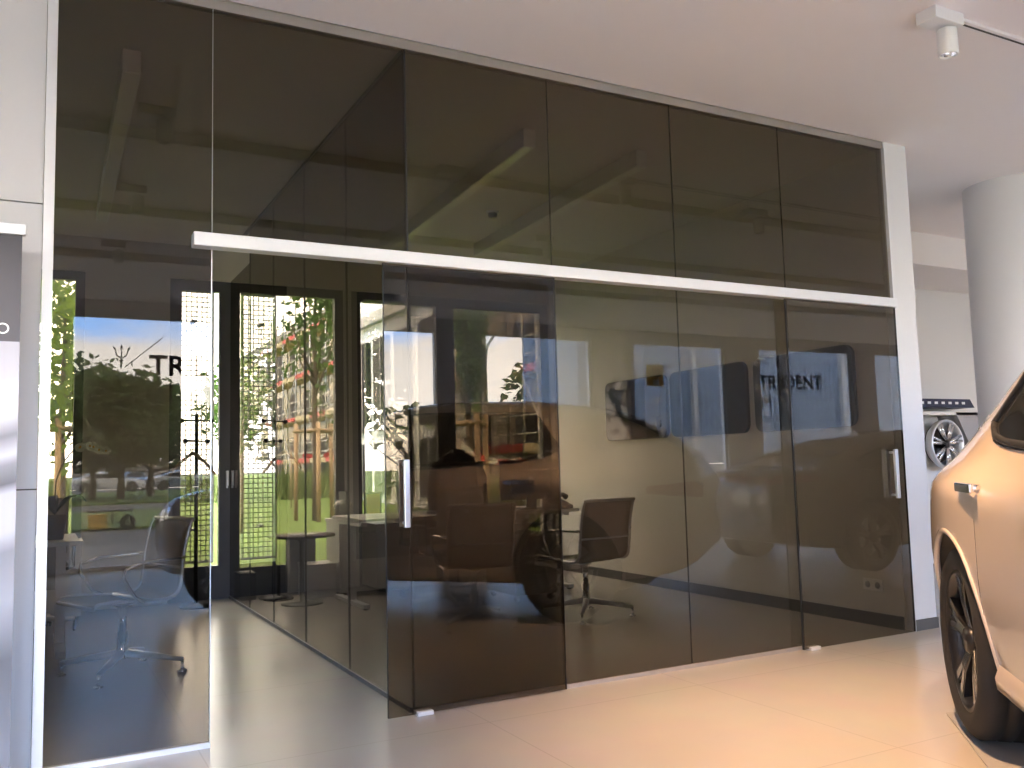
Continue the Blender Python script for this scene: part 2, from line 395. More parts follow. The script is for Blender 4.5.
window('window_5', 2.2, 3.46, 4.52, 0, 2.93, .10, M['anthra'], bot=.4)
for w, hx in ((w2, -.03), (w3, .05)):
    MB().box(hx-.012, hx+.012, 4.49, 4.515, 1.02, 1.16, .004).box(hx-.008, hx+.008, 4.505, 4.52, 1.0, 1.05).obj('window_handle', M['alu'], w)
for i, (a, b) in enumerate(BACKWIN): window('window_%d' % (i+6), a, b, -7.9, 0, 3.13, .055, M['alu_l'], G_CLEAR)

# perforated metal sun screens outside the garden windows
def screen(x0, x1, z0, z1, y, label):
    mb = MB(); p = .047
    nx = round((x1-x0)/p); nz = round((z1-z0)/p)
    for i in range(nx+1):
        x = x0+(x1-x0)*i/nx; wd = .0095 if 0 < i < nx else .014
        mb.box(x-wd/2, x+wd/2, y, y+.004, z0, z1)
    for k in range(nz+1):
        z = z0+(z1-z0)*k/nz; mb.box(x0, x1, y+.0005, y+.0035, z-.005, z+.005)
    t = thing('sun_screen', label, 'screen', ((x0+x1)/2, y, z0), 0, 'perforated sun screens outside the windows')
    o = mb.obj('perforated_sheet', M['screen'], t); o.location = (-(x0+x1)/2, -y, -z0)
    b = MB().box(x0-.02, x1+.02, y-.01, y+.03, z0-.02, z0).box(x0-.02, x1+.02, y-.01, y+.03, z1, z1+.02).box(x0-.02, x0-.008, y-.01, y+.03, z0, z1).box(x1+.008, x1+.02, y-.01, y+.03, z0, z1).obj('edge_frame', M['alu_l'], t)
    b.location = o.location
    for z in (z0+.3, z1-.3):
        q = MB().box((x0+x1)/2-.02, (x0+x1)/2+.02, 4.59, y, z-.01, z+.01).obj('bracket', M['anthra'], t); q.location = o.location
screen(-.50, -.13, .33, 2.86, 4.75, 'perforated sun screen outside the window behind the left coat stand')
screen(.16, .46, .33, 2.86, 4.75, 'perforated sun screen outside the window right of the glass partition')
screen(1.90, 2.16, .33, 2.86, 4.75, 'perforated sun screen outside the window behind the black jacket')

# ================================================================== OUTSIDE
struct('ground_garden', MB().grid([[(-30+i*9, y, z) for y, z in ((4.8, -.05), (10, .05), (18, .22), (30, .5), (60, .8), (120, .9))] for i in range(9)]), M['lawn'])
struct('ground_gravel', MB().box(-6, 9, 4.75, 5.5, -.3, .0), M['brown'])
struct('ground_pavement', MB().use(M['pave']).box(-60, 90, -17, -12.5, -.3, -.04).use(M['conc']).box(-60, 90, -12.5, -7.95, -.3, -.04))
struct('ground_verge', MB().box(-60, 90, -27, -17, -.3, .02).box(-60, 90, -60, -36, -.3, 0.0), M['lawn'])
struct('ground_road', MB().box(-60, 90, -36, -27, -.3, -.08).box(-60, 90, -76, -60, -.3, -.08), M['asphalt'])
struct('wall_boundary', MB().box(-60, 60, -82, -81, -.1, 2.1), M['conc'])

random.seed(7)
def crown(mb, c, r, n, leaf, rnd, blobs=9):
    cs = []
    for _ in range(blobs):
        a = rnd.uniform(0, 2*PI); h = rnd.uniform(-.8, .9); q = math.sqrt(max(0, 1-h*h))*rnd.uniform(.25, .75)
        cs.append((Vector((c[0]+r[0]*q*math.cos(a), c[1]+r[1]*q*math.sin(a), c[2]+r[2]*h*.75)), rnd.uniform(.35, .6)))
    for _ in range(n):
        o, s = rnd.choice(cs)
        d = Vector((rnd.gauss(0, 1), rnd.gauss(0, 1), rnd.gauss(0, 1))).normalized()*rnd.random()**.45*s
        p = o+Vector((d.x*r[0], d.y*r[1], d.z*r[2]))
        u = Vector((rnd.gauss(0, 1), rnd.gauss(0, 1), rnd.gauss(0, .6))).normalized(); v = u.orthogonal().normalized()
        v = (v*math.cos(rnd.random()*6)+u.cross(v)*math.sin(rnd.random()*6)); l = leaf*rnd.uniform(.6, 1.3)
        vs = [mb.bm.verts.new(p+k) for k in (-u*l*.5, v*l*.26, u*l*.5, -v*l*.26)]
        mb._tag([mb.bm.faces.new(vs)])
def tree(name, label, loc, h, trunk_h, r, n, leaf, lm, seed, stakes=False, group=None, tr=.07):
    rnd = random.Random(seed)
    t = thing(name, label, 'tree', loc, 0, group)
    mb = MB(); mb.tube([(0, 0, -.2), (.02, 0, trunk_h*.5), (0, .03, trunk_h), (.03, 0, h*.85)], [tr*1.2, tr, tr*.8, tr*.25], 8)
    for _ in range(7):
        a = rnd.uniform(0, 6.28); z = trunk_h*rnd.uniform(.95, 1.5); e = (r[0]*.7*math.cos(a), r[1]*.7*math.sin(a), min(h*.95, z+rnd.uniform(.3, 1)*r[2]*.7))
        mb.tube([(0, 0, z), (e[0]*.5, e[1]*.5, z+(e[2]-z)*.4), e], [tr*.45, tr*.3, tr*.12], 5)
    mb.obj('trunk', M['bark'], t)
    mb = MB(); crown(mb, (0, 0, (trunk_h+h)/2), r, n, leaf, rnd, 14); mb.obj('crown', lm, t, fix=False)
    if stakes:
        for k in range(3):
            a = 2*PI*k/3+.4; MB().tube([(.42*math.cos(a), .42*math.sin(a), -.2), (.40*math.cos(a), .40*math.sin(a), 1.95)], .045, 8).obj('stake', M['stake'], t)
        for k in range(3):
            a, b = 2*PI*k/3+.4, 2*PI*(k+1)/3+.4
            MB().tube([(.45*math.cos(a), .45*math.sin(a), 1.8), (.45*math.cos(b), .45*math.sin(b), 1.8)], .035, 6).obj('stake_rail', M['stake'], t)
    return t
def polar(px, depth, yaw_=yaw):    # point on the ground at a picture column and a distance along the camera axis
    a = yaw_+math.atan((px-512)/FPX); d = depth/math.cos(a-yaw_); return CAMP[0]+d*math.sin(a), CAMP[1]+d*math.cos(a)
def gz(y): return float(np.interp(y, (4.8, 10, 18, 30, 60, 120), (-.05, .05, .22, .5, .8, .9)))
x, y = polar(314, 18); tree('young_tree', 'leafy staked tree on the lawn right of the perforated screen, in front of scaffolding', (x, y, gz(y)), 6.2, 2.1, (.78, .78, 2.3), 2400, .15, M['leaf'], 3, True)
x, y = polar(468, 14.5); tree('young_tree', 'dark leafy staked tree on the lawn behind the black jacket', (x, y, gz(y)), 5.6, 2.0, (.42, .42, 2.0), 1800, .14, M['leaf'], 5, True)
x, y = polar(60, 14); tree('young_tree', 'bright lime staked tree outside the leftmost office window', (x, y, gz(y)), 4.6, 1.5, (1.3, 1.3, 1.7), 2600, .16, M['leaf_l'], 11, True)
for k_, (tx_, ty_) in enumerate(((-6.0, 13.0), (-9.5, 18.5), (-15.0, 23.5), (-4.6, 20.0), (-11.5, 12.0))):
    tree('garden_tree', ('broad garden tree beyond the left office, mirrored in the wall screens', 'far garden tree beyond the left office, mirrored in the wall screens', 'third garden tree beyond the left office, mirrored in the wall screens', 'garden tree left of the lime tree, mirrored in the wall screens', 'outermost garden tree beyond the left office, mirrored in the wall screens')[k_], (tx_, ty_, gz(ty_)), 7.5, .4, (2.5, 2.5, 3.4), 2200, .4, M['leaf_d'], 50+k_)
x, y = polar(232, 26); tree('young_tree', 'small tree on the lawn left of the perforated screen window mullion', (x, y, gz(y)), 4.2, 1.4, (1.2, 1.2, 1.5), 1200, .2, M['leaf'], 12)

# meadow grass in front of the scaffolded house
rnd = random.Random(2); mb = MB()
spots = [(rnd.uniform(-2, 9.0), rnd.uniform(21.5, 34), rnd.uniform(.3, .75)) for _ in range(7000)]
for _ in range(6000):      # taller stand in front of the near end of the house
    y = rnd.uniform(9.5, 12.6); spots.append((.47*(y+4.02)-1.59+rnd.uniform(0, 2.6), y, rnd.uniform(.5, .95)))
for xx, y, h in spots:
    z = gz(y); a = rnd.uniform(0, 6.28); w = .03
    p = Vector((xx, y, z)); t_ = Vector((rnd.gauss(0, .12), rnd.gauss(0, .12), h)); s_ = Vector((math.cos(a)*w, math.sin(a)*w, 0))
    mb._tag([mb.bm.faces.new([mb.bm.verts.new(q) for q in (p-s_, p+s_, p+t_)])])
tag(mb.obj('tall_grass', M['mead'], None, False), 'tall meadow grass in front of the scaffolded house', 'grass', kind='stuff')

# scaffolded house
hb = thing('apartment_building', 'beige unfinished apartment house behind the scaffolding', 'building', (10.7, 14.5, 0))
MB().box(0, 9, -2, 50, 0, 8.4).obj('wall', M['plaster'], hb)
MB().box(-.25, 9.2, -2.2, 50.2, 8.4, 8.8).obj('roof_slab', M['conc'], hb)
for k in range(13):
    for lv in range(3):
        z0 = (.9, 3.5, 6.1)[lv]; y0 = .1+k*2.9
        f = MB().box(-.06, .02, y0, y0+1.15, z0, z0+1.75).obj('window', M['darkwin'], hb)
        MB().box(-.09, -.06, y0+.54, y0+.61, z0, z0+1.75).box(-.09, -.06, y0, y0+1.15, z0+.95, z0+1.01).obj('glazing_bar', M['conc'], f)
sc = thing('scaffold', 'tube scaffold with red and white toe boards standing along the beige house', 'scaffold', (9.3, 13.2, .12))
for k in range(14):
    yy = k*2.5
    for xx in (0, .85):
        MB().tube([(xx, yy, 0), (xx, yy, 8.9)], .04, 8).obj('standard', M['steel'], sc)
for lv in range(4):
    z = 1.3+lv*2.0
    MB().box(.02, .83, 0, 32.5, z, z+.05).obj('deck', M['plank'], sc)
    MB().tube([(-.02, 0, z+.95), (-.02, 32.5, z+.95)], .025, 6).tube([(-.02, 0, z+.5), (-.02, 32.5, z+.5)], .025, 6).obj('guard_rail', M['steel'], sc)
    for k in range(13): MB().box(-.06, -.03, k*2.5+.06, k*2.5+2.44, z+.05, z+.24).obj('toe_board', M['redpl'] if (k+lv) % 2 else M['plank'], sc)
for k in range(0, 13, 2):
    MB().tube([(-.05, k*2.5, 0), (-.05, k*2.5+2.5, 3.3)], .025, 6).tube([(-.05, k*2.5+2.5, 3.3), (-.05, k*2.5, 5.3)], .025, 6).obj('brace', M['steel'], sc)
# white modern block
wb = thing('office_block', 'white rendered office block with tall dark windows beyond the lawn', 'building', (6.5, 14.3, .05))
FOOT = lambda e: [(-e, -e*.5), (2.0+e, 4.5-e), (2.0+e, 6.6+e), (-e, 6.3+e)]
MB().prism(FOOT(0), 'z', 0, 5.0).obj('wall', M['bwhite'], wb)
MB().prism(FOOT(.18), 'z', 5.0, 5.28).obj('floor_band', M['grey'], wb)
MB().prism(FOOT(.1), 'z', 5.28, 9.5).obj('upper_wall', M['bwhite'], wb)
for yy in (.3, 1.9, 3.5, 5.0):
    for z0, z1 in ((.4, 1.75), (2.1, 4.55), (5.9, 7.4)):
        f = MB().box(-.13, .02, yy, yy+.95, z0, z1).obj('window', M['darkwin'], wb)
        MB().box(-.15, -.13, yy+.32, yy+.38, z0, z1).obj('glazing_bar', M['anthra'], f)
# barrier tape
def tape(pts, label):
    mb = MB(); n = 0
    for (p, q) in zip(pts[:-1], pts[1:]):
        p, q = Vector(p), Vector(q); m_ = max(2, int((q-p).length/.4))
        for i in range(m_):
            sag = lambda u: -.12*4*u*(1-u)
            a, b = p.lerp(q, i/m_), p.lerp(q, (i+1)/m_); a.z += sag(i/m_); b.z += sag((i+1)/m_)
            mb.use(M['taper'] if n % 2 else M['tapew']); n += 1
            vs = [mb.bm.verts.new(v) for v in (a-Vector((0, 0, .05)), b-Vector((0, 0, .05)), b+Vector((0, 0, .05)), a+Vector((0, 0, .05)))]
            mb._tag([mb.bm.faces.new(vs)])
    t = thing('barrier_tape', label, 'barrier tape'); mb.obj('tape', None, t, False)
    for p in pts: MB().tube([(p[0], p[1], gz(p[1])-.1), (p[0], p[1], p[2]+.1)], .02, 8).obj('post', M['stake'], t)
    return t
xa, ya = polar(459, 14); xb, yb = polar(517, 16); xc, yc = polar(556, 15)
tape([(xa, ya, 1.47), (xb, yb, 1.2), (xc, yc, 1.35)], 'red and white barrier tape strung across the grass behind the monitor')
xa, ya = polar(290, 22); xb, yb = polar(342, 24)
tape([(xa, ya, 1.55), (xb, yb, 1.68)], 'red and white barrier tape strung behind the left staked tree')

# street side, seen mirrored in the glass
def vpolar(px, depth):
    x, y = polar(px, depth); return x, -y
TR = [(92, 44, 7.0, 0), (120, 42, 6.1, 1), (150, 46, 5.6, 2), (60, 40, 7.2, 3), (188, 52, 5.6, 1), (402, 50, 4.6, 2), (385, 60, 4.8, 0), (500, 42, 3.2, 1), (530, 44, 4.3, 3), (566, 36, 5.6, 2), (470, 60, 4.2, 0), (20, 40, 7.0, 1)]
TL = ['broad dark street tree mirrored left of the painted sign', 'round street tree mirrored beneath the trident emblem', 'street tree mirrored behind the big window letters', 'tall street tree mirrored at the left edge of the glass', 'street tree mirrored behind the left coat stand', 'small street tree mirrored left of the black jacket', 'further street tree mirrored behind the door handle', 'low street tree mirrored beside the street lamp', 'street tree mirrored above the monitor', 'slim street tree mirrored at the right end of the garden window', 'distant street tree mirrored behind the street lamp', 'outermost street tree hidden left of the glass']
for i, ((px, d, h, sd), lb) in enumerate(zip(TR, TL)):
    x, y = vpolar(px, d); tree('street_tree', lb, (x, y, 0), h, 1.2, (h*.55, h*.50, h*.40), 1500, .55, M['leaf_d'], 20+i, False, 'street trees mirrored in the glass', .16)
rnd = random.Random(9); mb = MB()
for _ in range(150):
    X_ = rnd.uniform(-45, 55); crown(mb, (X_, rnd.uniform(-86, -83.5), rnd.uniform(1.5, 4.2)), (2.2, 1.5, 1.9), 70, .8, rnd, 4)
tag(mb.obj('dense_shrubbery', M['leaf_d'], None, False), 'dense dark shrubbery behind the street wall, mirrored in the glass', 'shrubs', kind='stuff')
# street lamp
x, y = vpolar(484, 30)
sl = thing('street_lamp', 'curved grey street lamp mirrored in the door glass', 'street lamp', (x, y, -.05))
MB().tube([(0, 0, 0), (0, 0, 4.7), (.08, 0, 5.2), (.4, 0, 5.65), (1.0, 0, 5.9)], [.08, .06, .05, .045, .04], 10).obj('pole', M['steel'], sl)
MB().box(.9, 1.5, -.1, .1, 5.86, 5.96, .02).obj('lamp_head', M['grey'], sl)
# neighbour with ribbed cladding
nb = thing('neighbour_hall', 'pale blue ribbed hall mirrored around the wall screens', 'building', (10.5, -15, -.1))
MB().box(0, 40, -3, 0, 1.15, 6.5).obj('cladding', M['clad'], nb)
MB().box(0, 40, -3, .05, 0, 1.1).obj('plinth', M['bwhite'], nb)
MB().box(-.15, 40.2, -3.1, .2, 6.5, 6.8).obj('eaves', M['bwhite'], nb)
for xx in (.6, 3.6, 9.2, 15.5): MB().box(xx, xx+.14, 0, .14, 0, 6.5).obj('frame_post', M['bwhite'], nb)
# lettering and trident on the street windows, readable from outside
def emblem(parent, cx, cz, s, y, m):
    mb = MB(); d = .004
    def pr(poly): mb.prism([(cx+u*s, cz+v*s) for u, v in poly], 'y', y-d, y)
    pr([(-.045, -.5), (.045, -.5), (.03, .3), (-.03, .3)])
    pr([(-.11, .28), (0, .62), (.11, .28), (.03, .34), (-.03, .34)])
    for q in (-1, 1):
        pr([(q*.05, -.28), (q*.30, -.12), (q*.42, .38), (q*.36, .36), (q*.26, -.04), (q*.05, -.18)])
        pr([(q*.30, .30), (q*.50, .52), (q*.47, .30), (q*.40, .26)])
    pr([(-.13, -.42), (.13, -.42), (.13, -.36), (-.13, -.36)])
    return mb.obj('trident_emblem', m, parent)
def sign(px0, lab, win_y=-7.955):
    t = thing('window_lettering', lab, 'sign', (px0, win_y, 0))
    text_obj('lettering', 'TRIDENT', .36, M['letters'], t, (0, 0, 2.39), (PI/2, 0, 0), .003, .008)
    text_obj('lettering', 'M', .36, M['letters'], t, (.02, 0, 2.02), (PI/2, 0, 0), .002, .0)
    MB().tube([(-.28, 0, 2.48), (.16, 0, 2.87)], .006, 6).obj('slash_line', M['letters'], t)
    emblem(t, -.32, 2.64, .20, .002, M['letters'])
sign(-.36, 'dark window lettering with trident emblem mirrored against the trees at left')
sign(9.86, 'dark window lettering mirrored in the rightmost wall screen')
yn = thing('window_notice', 'small yellow notice with a dark mark mirrored above the leftmost wall screen', 'notice', (7.45, -7.83, 2.38))
MB().box(-.17, .17, -.003, .003, 0, .36).obj('card', M['yellow'], yn)
mb = MB()
for k in range(5): mb.box(-.11+k*.05, -.08+k*.05, .003, .005, .2, .28+.02*(k % 2))
mb.box(-.11, .12, .003, .005, .16, .2).obj('dark_mark', M['letters'], yn)
MB().box(-.05, .08, .003, .005, .01, .11).obj('white_field', M['paper'], yn)
# yellow cart on the pavement
x, y = vpolar(96, 19)
yc_ = thing('hand_cart', 'yellow tool box cart with a dark wheel mirrored behind the left desk', 'cart', (x, y, -.04))
yc_.scale = (.5, .5, .5)
MB().box(-.3, .42, -.3, .3, .12, .72, .02).obj('tool_box', M['yellow'], yc_)
MB().lathe([(.12, -.04), (.30, -.05), (.33, -.03), (.33, .03), (.30, .05), (.12, .04)], 24, (1.25, 0, .33), 'y').obj('wheel', M['tyre'], yc_)
MB().box(-.35, 1.45, -.03, .03, .80, .88).box(.6, .7, -.03, .03, .3, .85).box(.6, 1.3, -.02, .02, .3, .36).obj('frame', M['black'], yc_)

# ================================================================== CARS
def pchip(xs, ys):
    xs, ys = np.asarray(xs, float), np.asarray(ys, float); h = np.diff(xs); d = np.diff(ys)/h
    m = np.zeros(len(xs)); m[0], m[-1] = d[0], d[-1]
    for i in range(1, len(xs)-1):
        if d[i-1]*d[i] > 0:
            w1, w2 = 2*h[i]+h[i-1], h[i]+2*h[i-1]; m[i] = (w1+w2)/(w1/d[i-1]+w2/d[i])
    def f(x):
        i = int(np.clip(np.searchsorted(xs, x)-1, 0, len(xs)-2)); t = (x-xs[i])/h[i]
        return float(ys[i]*(1+2*t)*(1-t)**2+m[i]*h[i]*t*(1-t)**2+ys[i+1]*t*t*(3-2*t)+m[i+1]*h[i]*t*t*(t-1))
    return f
CX = [-.99, -.93, -.75, -.45, 0.0, .5, 1.2, 1.95, 2.55, 3.0, 3.5, 3.8, 3.93]
def suv():
    return dict(
        wlow=[.60, .74, .84, .93, .95, .94, .93, .93, .94, .95, .88, .70, .52],
        wmid=[.64, .78, .89, .965, .992, .965, .945, .945, .958, .982, .92, .74, .54],
        wsh=[.62, .76, .87, .955, .992, .965, .94, .935, .945, .965, .89, .70, .50],
        zsh=[.86, .92, .97, .99, .98, .965, .955, .95, .94, .92, .87, .78, .70],
        wb=[.56, .68, .77, .825, .855, .868, .878, .885, .89, .87, .77, .58, .40],
        zb=[.96, 1.04, 1.11, 1.145, 1.15, 1.12, 1.10, 1.08, 1.06, 1.02, .95, .84, .74],
        wr=[.50, .53, .55, .565, .585, .615, .635, .62, .72, .68, .58, .44, .30],
        zr=[.975, 1.09, 1.25, 1.42, 1.545, 1.595, 1.615, 1.47, 1.09, 1.045, .97, .855, .75],
        zt=[.985, 1.12, 1.30, 1.49, 1.62, 1.67, 1.685, 1.545, 1.115, 1.065, .985, .865, .755],
        zs=[.50, .42, .34, .30, .29, .28, .28, .28, .28, .29, .27, .30, .36])
def sed():
    d = suv()
    d['zt'] = [.88, .98, 1.03, 1.06, 1.20, 1.36, 1.44, 1.36, 1.02, .95, .86, .76, .66]
    d['zr'] = [.87, .955, 1.0, 1.03, 1.15, 1.30, 1.37, 1.29, .99, .925, .845, .75, .655]
    d['zb'] = [.85, .92, .96, .98, .99, .985, .975, .965, .955, .90, .83, .74, .65]
    d['zsh'] = [.76, .82, .86, .88, .88, .87, .86, .85, .84, .81, .76, .68, .61]
    d['wr'] = [.50, .60, .66, .68, .62, .60, .60, .60, .72, .68, .58, .44, .30]
    d['zs'] = [z-.06 for z in d['zs']]
    return d
def make_car(name, label, spec, m_paint, loc, rz, R=.385, detail=True, ux=1.0):
    F = {k: pchip(CX, v) for k, v in spec.items()}
    def ring(x):
        g = {k: f(x) for k, f in F.items()}; zs = g['zs']; zm = zs+(g['zsh']-zs)*.6
        ys = [g['wlow']*.80, g['wlow']*.955, g['wlow']*.985, g['wmid'], g['wsh'], g['wb'], g['wb']+(g['wr']-g['wb'])*.46, g['wr'], g['wr']*.55, 0]
        zz = [zs, zs+.015, zs+.10, zm, g['zsh'], g['zb'], g['zb']+(g['zr']-g['zb'])*.52, g['zr'], g['zr']+(g['zt']-g['zr'])*.8, g['zt']]
        return ys, zz
    T = list(range(10))
    def surf(x):
        ys, zz = ring(x); return pchip(T, ys), pchip(T, zz)
    def Yz(x, z):       # half width at height z
        fy, fz = surf(x); lo, hi = 1.0, 9.0
        for _ in range(30):
            mid = (lo+hi)/2
            if fz(mid) < z: lo = mid
            else: hi = mid
        return fy(lo)
    t = thing(name, label, 'car', loc, rz)
    xsD = np.concatenate([np.linspace(-.99, -.6, 14), np.linspace(-.55, 3.4, 66), np.linspace(3.45, 3.93, 16)])
    tD = np.concatenate([np.linspace(0, 2, 6), np.linspace(2.3, 9, 30)])
    mb = MB(); P = []
    for x in xsD:
        fy, fz = surf(x)
        right = [Vector((x, -fy(q), fz(q))) for q in tD]; left = [Vector((x, fy(q), fz(q))) for q in tD[::-1][1:]]
        P.append(right+left)
    V = [[mb.bm.verts.new(p) for p in row] for row in P]; n = len(V[0]); fs = []
    for i in range(len(V)-1):
        for j in range(n): fs.append(mb.bm.faces.new((V[i][j], V[i+1][j], V[i+1][(j+1) % n], V[i][(j+1) % n])))
    fs.append(mb.bm.faces.new(V[0])); fs.append(mb.bm.faces.new(V[-1][::-1])); mb._tag(fs, True)
    body = mb.obj('body', m_paint, t)
    # wheel arches cut out of the body
    cut = MB()
    for ax in (0, 2.98):
        for sy in (-1, 1): cut.lathe([(0, .60*sy), (R+.055, .60*sy), (R+.055, 1.2*sy), (0, 1.2*sy)], 48, (ax, 0, R), 'y')
    co = cut.obj('cutter', M['black']); bpy.context.view_layer.update()
    md = body.modifiers.new('b', 'BOOLEAN'); md.operation = 'DIFFERENCE'; md.object = co; md.solver = 'EXACT'
    co.parent = t; bpy.context.view_layer.update()
    dg = bpy.context.evaluated_depsgraph_get(); me = bpy.data.meshes.new_from_object(body.evaluated_get(dg))
    body.modifiers.clear(); body.data = me; bpy.data.objects.remove(co)
    body.data.materials.clear(); body.data.materials.append(m_paint); body.data.materials.append(M['black'])
    for p in body.data.polygons:
        c = p.center; inside = min(math.hypot(c.x-ax, c.z-R) for ax in (0, 2.98)) < R+.052 and abs(c.y) > .5 and abs(p.normal.y) > .9 and abs(c.y) < .63
        nr = min(abs(math.hypot(c.x-ax, c.z-R)-(R+.055)) for ax in (0, 2.98)) < .004 and abs(c.y) > .59
        p.material_index = 1 if (inside or nr) else 0
    def strip(fn, name, m, nu=24, nv=8, off=.004, par=t):
        mb = MB(); mb.grid([[fn(u/nu, v/nv, off) for v in range(nv+1)] for u in range(nu+1)]); return mb.obj(name, m, par)
    for sy in (-1, 1):
        # side glass between two outline curves
        zlo = pchip([.10, .22, .55, 2.2], [1.265, 1.215, 1.18, 1.125]) if spec['zt'][6] > 1.5 else pchip([-.1, .1, .3, 2.2], [1.02, 1.01, 1.0, .985])
        x0, x1 = (.10, 2.12) if spec['zt'][6] > 1.5 else (-.02, 2.2)
        def zhi(x): return F['zr'](x)-.055
        def top(x):
            return max(zlo(x)+.012, min(zhi(x), zlo(x)+.01+1.6*(x-x0) if x < x0+.6 else 9))
        def sg(u, v, off):
            x = x0+(x1-x0)*u; a, b = zlo(x), top(x); z = a+(b-a)*v; return Vector((x, sy*(Yz(x, z)+off), z))
        w = strip(sg, 'side_window', M['carglass'], 36, 8)
        bot = [sg(u/36, 0, .008) for u in range(37)]; tp = [sg(u/36, 1, .008) for u in range(37)]
        MB().tube(bot+tp[::-1]+[bot[0]], .013, 6).obj('window_trim', M['black'] , t)
        if detail: MB().tube([p+Vector((0, sy*.004, -.022)) for p in bot], .006, 6).obj('window_chrome', M['chrome'], t)
        for xp in (1.05,): MB().grid([[Vector((xp+dx, sy*(Yz(xp, z)+.007), z)) for z in np.linspace(zlo(xp), top(xp), 8)] for dx in (-.04, .04)]).obj('door_pillar', M['black'], t)
        if detail:
            # door seams
            for pts in ([(.42, z) for z in np.linspace(.50, .90, 10)], [(1.12, z) for z in np.linspace(.38, 1.10, 10)], [(2.25, z) for z in np.linspace(.36, 1.07, 10)], [(x, .36) for x in np.linspace(.6, 2.25, 14)]):
                MB().tube([(x, sy*(Yz(x, z)-.001), z) for x, z in pts], .002, 5).obj('door_seam', M['black'], t)
            for xh in (.36, 1.42):
                y = sy*(Yz(xh, 1.018)); hd = MB().box(xh-.12, xh+.12, min(y+sy*.018, y+sy*.034), max(y+sy*.018, y+sy*.034), 1.0, 1.036, .006)
                hd.tube([(xh-.095, y-sy*.01, 1.018), (xh-.095, y+sy*.026, 1.018)], .014, 8).tube([(xh+.095, y-sy*.01, 1.018), (xh+.095, y+sy*.026, 1.018)], .014, 8)
                hd.obj('door_handle', M['chrome'], t)
            # arch lips
            for ax in (0, 2.98):
                pts = []
                for k in range(41):
                    a = PI*(-.06+1.12*k/40); x = ax+math.cos(a)*(R+.058); z = R+math.sin(a)*(R+.058); z = max(z, .31)
                    pts.append((x, sy*(Yz(x, z)-.006), z))
                MB().tube(pts, .014, 8).obj('arch_lip', m_paint, t)
            # sill
            MB().grid([[Vector((x, sy*(F['wlow'](x)*k), z)) for k, z in ((.93, .285), (1.0, .30), (1.005, .34), (.985, .39))] for x in np.linspace(.46, 2.52, 20)]).obj('sill_trim', m_paint, t)
            # mirror
            MB().ball((2.15, sy*1.03, 1.13), .1, (.7, 1.25, .75), 3).tube([(2.2, sy*.88, 1.08), (2.15, sy*.98, 1.11)], .03, 8).obj('door_mirror', m_paint, t)
            # lamps
            def tl(u, v, off):
                x = -.985+.36*u; z = (.86+.04*u)+(.12-.07*u)*v+.02; return Vector((x-off*.4, sy*(Yz(x, z)+off), z))
            strip(tl, 'tail_lamp', M['red'], 10, 4, .006)
            def hl(u, v, off):
                x = 3.45+.40*u; z = F['zsh'](x)-.11+.10*v; return Vector((x+off*.5, sy*(Yz(x, z)+off), z))
            strip(hl, 'headlamp', M['chrome'], 10, 4, .006)
    if detail:
        # trident on the rear pillar (viewer side) and grille
        fy = Yz(-.50, 1.24)
        mb = MB(); e = [(-.30, 1.27), (-.27, 1.27), (-.24, 1.28)]
        for (xx, zz) in e: mb.tube([(xx, -(Yz(xx, zz)+.004), zz-.02), (xx+.005, -(Yz(xx, zz+.03)+.004), zz+.03)], .004, 6)
        mb.tube([(-.30, -(Yz(-.30, 1.25)+.004), 1.25), (-.24, -(Yz(-.24, 1.26)+.004), 1.26)], .005, 6); mb.obj('trident_emblem', M['chrome'], t)
        mb = MB().box(3.80, 3.915, -.42, .42, .42, .68, .02); mb.obj('grille', M['black'], t)
        for k in range(9): MB().box(3.90, 3.935, -.36+k*.09-.006, -.36+k*.09+.006, .44, .66).obj('grille_bar', M['chrome'], t)
    # windscreen, rear glass
    def ws(u, v, off):
        x = 1.95+.56*u; fy, fz = surf(x); q = 7.35+3.3*v; s_ = -1
        if q > 9: q = 18-q; s_ = 1
        return Vector((x, s_*fy(q), fz(q)+off))
    def ws2(u, v, off):
        x = 1.93+.56*u; fy, fz = surf(x); wv = 2*v-1; q = 9-1.75*abs(wv)
        return Vector((x+off, math.copysign(fy(q), wv), fz(q)+off))
    strip(ws2, 'windscreen', M['carglass'], 12, 24, .006)
    def rg(u, v, off):
        a, b = (-.90, -.30) if spec['zt'][6] > 1.5 else (-.10, .42)
        x = a+(b-a)*u; fy, fz = surf(x); wv = 2*v-1; q = 9-1.6*abs(wv)
        return Vector((x-off, math.copysign(fy(q), wv), fz(q)+off))
    strip(rg, 'rear_window', M['carglass'], 12, 24, .006)
    # wheels
    def wheel(ax, sy):
        w = bpy.data.objects.new('wheel', None); COL.objects.link(w); w.parent = t; w.location = (ax, sy*.825, R)
        if sy > 0: w.rotation_euler = (0, 0, PI)
        b = .14; rr = R*.72      # outer face towards -y
        mb = MB().lathe([(rr, -b+.02), (rr+.02, -b-.002), (R*.86, -b-.008), (R*.955, -b+.012), (R, -b+.035), (R, -.06), (R-.008, -.055), (R-.008, -.045), (R, -.04), (R, -.005), (R-.008, 0), (R-.008, .01), (R, .015), (R, .06), (R-.008, .065), (R, .075), (R, b-.03), (R*.95, b-.005), (rr, b-.02), (rr, -b+.02)], 56, axis='y'); mb.obj('tyre', M['tyre'], w)
        mb = MB().lathe([(rr+.004, -b+.01), (rr-.012, -b+.008), (rr-.02, -b+.05), (rr-.05, -.02), (rr-.05, b-.03), (rr, b-.03)], 48, axis='y'); mb.obj('rim_barrel', M['rim'], w)
        mb = MB().use(M['rim'])
